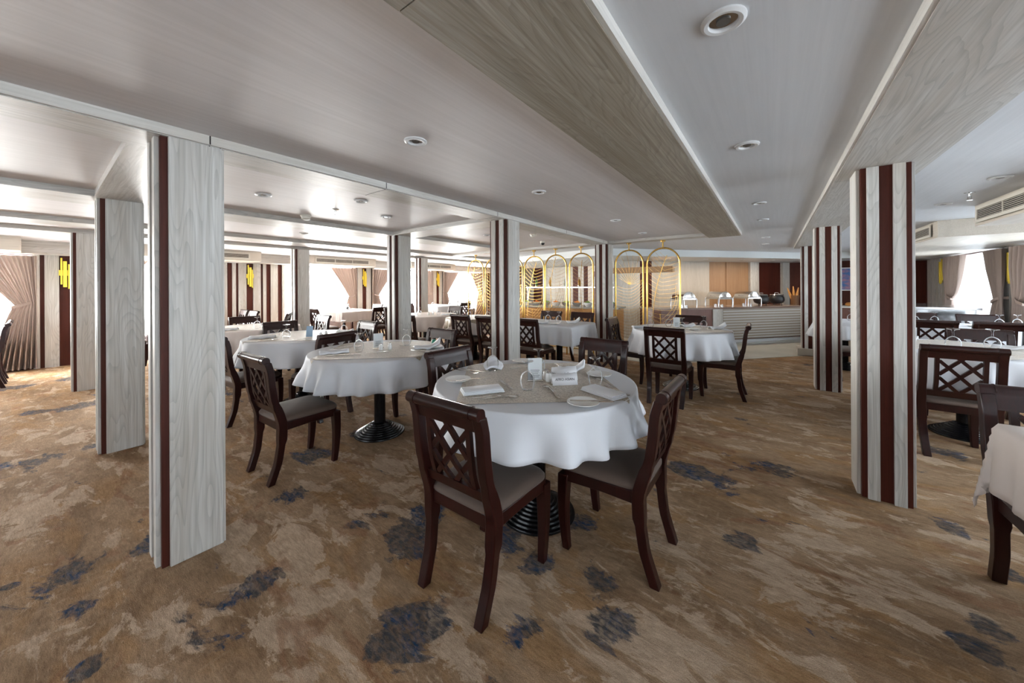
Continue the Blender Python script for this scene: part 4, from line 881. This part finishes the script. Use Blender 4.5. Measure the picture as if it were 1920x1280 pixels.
# ------------------------------------------------------------------ ceiling fittings
def downlight(x, y, lab, z=ZC, r=.062):
    t = thing('downlight', 'round recessed ceiling downlight '+lab, 'ceiling light', (x, y, z))
    MB().lathe([(r, 0), (r, -.006), (r*.85, -.012), (r*.68, -.010), (r*.62, 0)], 28).obj('rim', plain_white_r, t); MB().lathe([(r*.62, -.003), (r*.62, -.001), (0, -.001)], 24).obj('reflector', STEEL, t); MB().lathe([(r*.32, -.007), (r*.3, -.003), (0, -.003)], 16).obj('bulb', DARKL, t)
plain_white_r = plain('white_plastic_rim', (.62, .62, .62), .4); DARKL = plain('unlit_bulb', (.12, .11, .10), .2)
for x, y, l in ((-.12, 1.26, 'in right lane, nearest and largest'), (-.12, 2.46, 'in right lane, second from camera'), (-.11, 4.27, 'in right lane, third from camera'), (-.10, 5.38, 'in right lane, fourth from camera'), (-.10, 7.4, 'in right lane, second farthest'), (-.12, 8.6, 'in right lane, farthest'),
                (-1.60, 1.26, 'in middle lane, nearest'), (-1.62, 2.58, 'in middle lane, second'), (-1.57, 4.28, 'in middle lane, third'), (-1.62, 5.57, 'in middle lane, farthest'),
                (-3.58, 1.18, 'left of sprinkler, near foreground column'), (-3.12, 1.82, 'right of ceiling sprinkler'), (-3.60, 2.41, 'right, above second round table'), (-5.65, 2.38, 'in the bright left bay'), (-3.64, 4.25, 'left of centre column, nearer one'), (-3.85, 5.07, 'left of centre column, farther one'),
                (1.39, 5.49, 'left of right-hand sprinkler'), (1.40, 4.40, 'right of right-hand sprinkler')): downlight(x, y, l)
def sprinkler(x, y, lab):
    t = thing('sprinkler', lab, 'sprinkler', (x, y, ZC)); MB().lathe([(.035, 0), (.035, -.004), (.01, -.008), (.008, -.03), (0, -.03)][::1], 16).obj('rose_plate', STEEL, t); MB().tube([(-.010, 0, -.03), (-.012, 0, -.05), (0, 0, -.065), (.012, 0, -.05), (.010, 0, -.03)], .003, 6).obj('yoke', STEEL, t); MB().lathe([(.018, -.066), (.018, -.069), (0, -.069)], 12).obj('deflector', STEEL, t)
sprinkler(-3.68, 1.86, 'small steel sprinkler in left ceiling bay'); sprinkler(1.41, 4.96, 'steel ceiling sprinkler near right air vent'); sprinkler(-8.9, 5.0, 'tiny sprinkler above first window table')
def detector(x, y, lab, s=1):
    t = thing('smoke_detector', lab, 'smoke detector', (x, y, ZC)); MB().lathe([(.055*s, 0), (.055*s, -.015), (.048*s, -.022)], 24).obj('mount', PLASTIC, t); MB().lathe([(.046*s, -.022), (.042*s, -.045*s), (.025*s, -.055*s), (0, -.056*s)], 24).obj('sensor_head', PLASTIC, t)
detector(-4.22, 1.80, 'round ivory smoke detector beside left ceiling band'); detector(-3.0, 4.6, 'pale ceiling detector right of the centre column', .9)
t = thing('dome_camera', 'small dome camera on ceiling above gold screens', 'camera', (-3.35, 5.45, ZC)); MB().lathe([(.045, 0), (.045, -.03), (.04, -.035)], 20).obj('housing', PLASTIC, t); MB().lathe([(.036, -.035), (.033, -.055), (.018, -.07), (0, -.074)], 20).obj('dome', KETTLE, t, ang=60)
bpy.context.view_layer.update()

def buffet_lamp(x, y, z, e, lab):
    downlight(x, y, lab, z); L = bpy.data.lights.new('downlight_glow', 'AREA'); L.shape = 'DISK'; L.size = .10; L.energy = e; L.color = (1, .82, .62)
    o = bpy.data.objects.new('downlight_glow', L); COL.objects.link(o); o.location = (x, y, z-.02)
for i, (x, y) in enumerate(((-5.2, 7.9), (-4.2, 8.0), (-3.2, 8.1))): buffet_lamp(x, y, ZC, 26, 'lit, %s of three over the salad bar' % ('left', 'middle', 'right')[i])
for i, (a, o_) in enumerate(((-1.3, .5), (-.2, .5), (.9, .5), (1.9, .5))): p = diag(PB, a, o_); buffet_lamp(p[0], p[1], fz, 9, 'lit, %s of four over the diagonal buffet' % ('first', 'second', 'third', 'fourth')[i])
bpy.context.view_layer.update()

GROUPS = {'chair': 'lattice-back dining chairs', 'table': 'clothed dining tables', 'tablecloth': 'tablecloths', 'table topper': 'beige patterned toppers', 'glass': 'upturned stemmed glasses', 'napkin': 'white napkins',
          'plate': 'small side plates', 'knife': 'table knives', 'fork': 'table forks', 'spoon': 'table spoons', 'shaker': 'salt and pepper shakers', 'menu holder': 'clear menu holders', 'name card': 'folded name cards',
          'column': 'striped wooden columns', 'curtain': 'tied-back curtains', 'sheer curtain': 'sheer window curtains', 'wall light': 'gilt wall lights', 'air vent': 'slotted air vents', 'ceiling light': 'recessed downlights',
          'screen': 'gold arched screens', 'chafing dish': 'chafing dishes on the buffet', 'soup kettle': 'black soup kettles', 'bowl': 'bowls on the salad bar', 'bottle': 'bottles on the glass shelf', 'bread': 'loaves of bread',
          'sprinkler': 'ceiling sprinklers', 'smoke detector': 'smoke detectors'}
for o in bpy.data.objects:
    if o.parent is None and o.get('category') in GROUPS and not o.get('group'): o['group'] = GROUPS[o['category']]
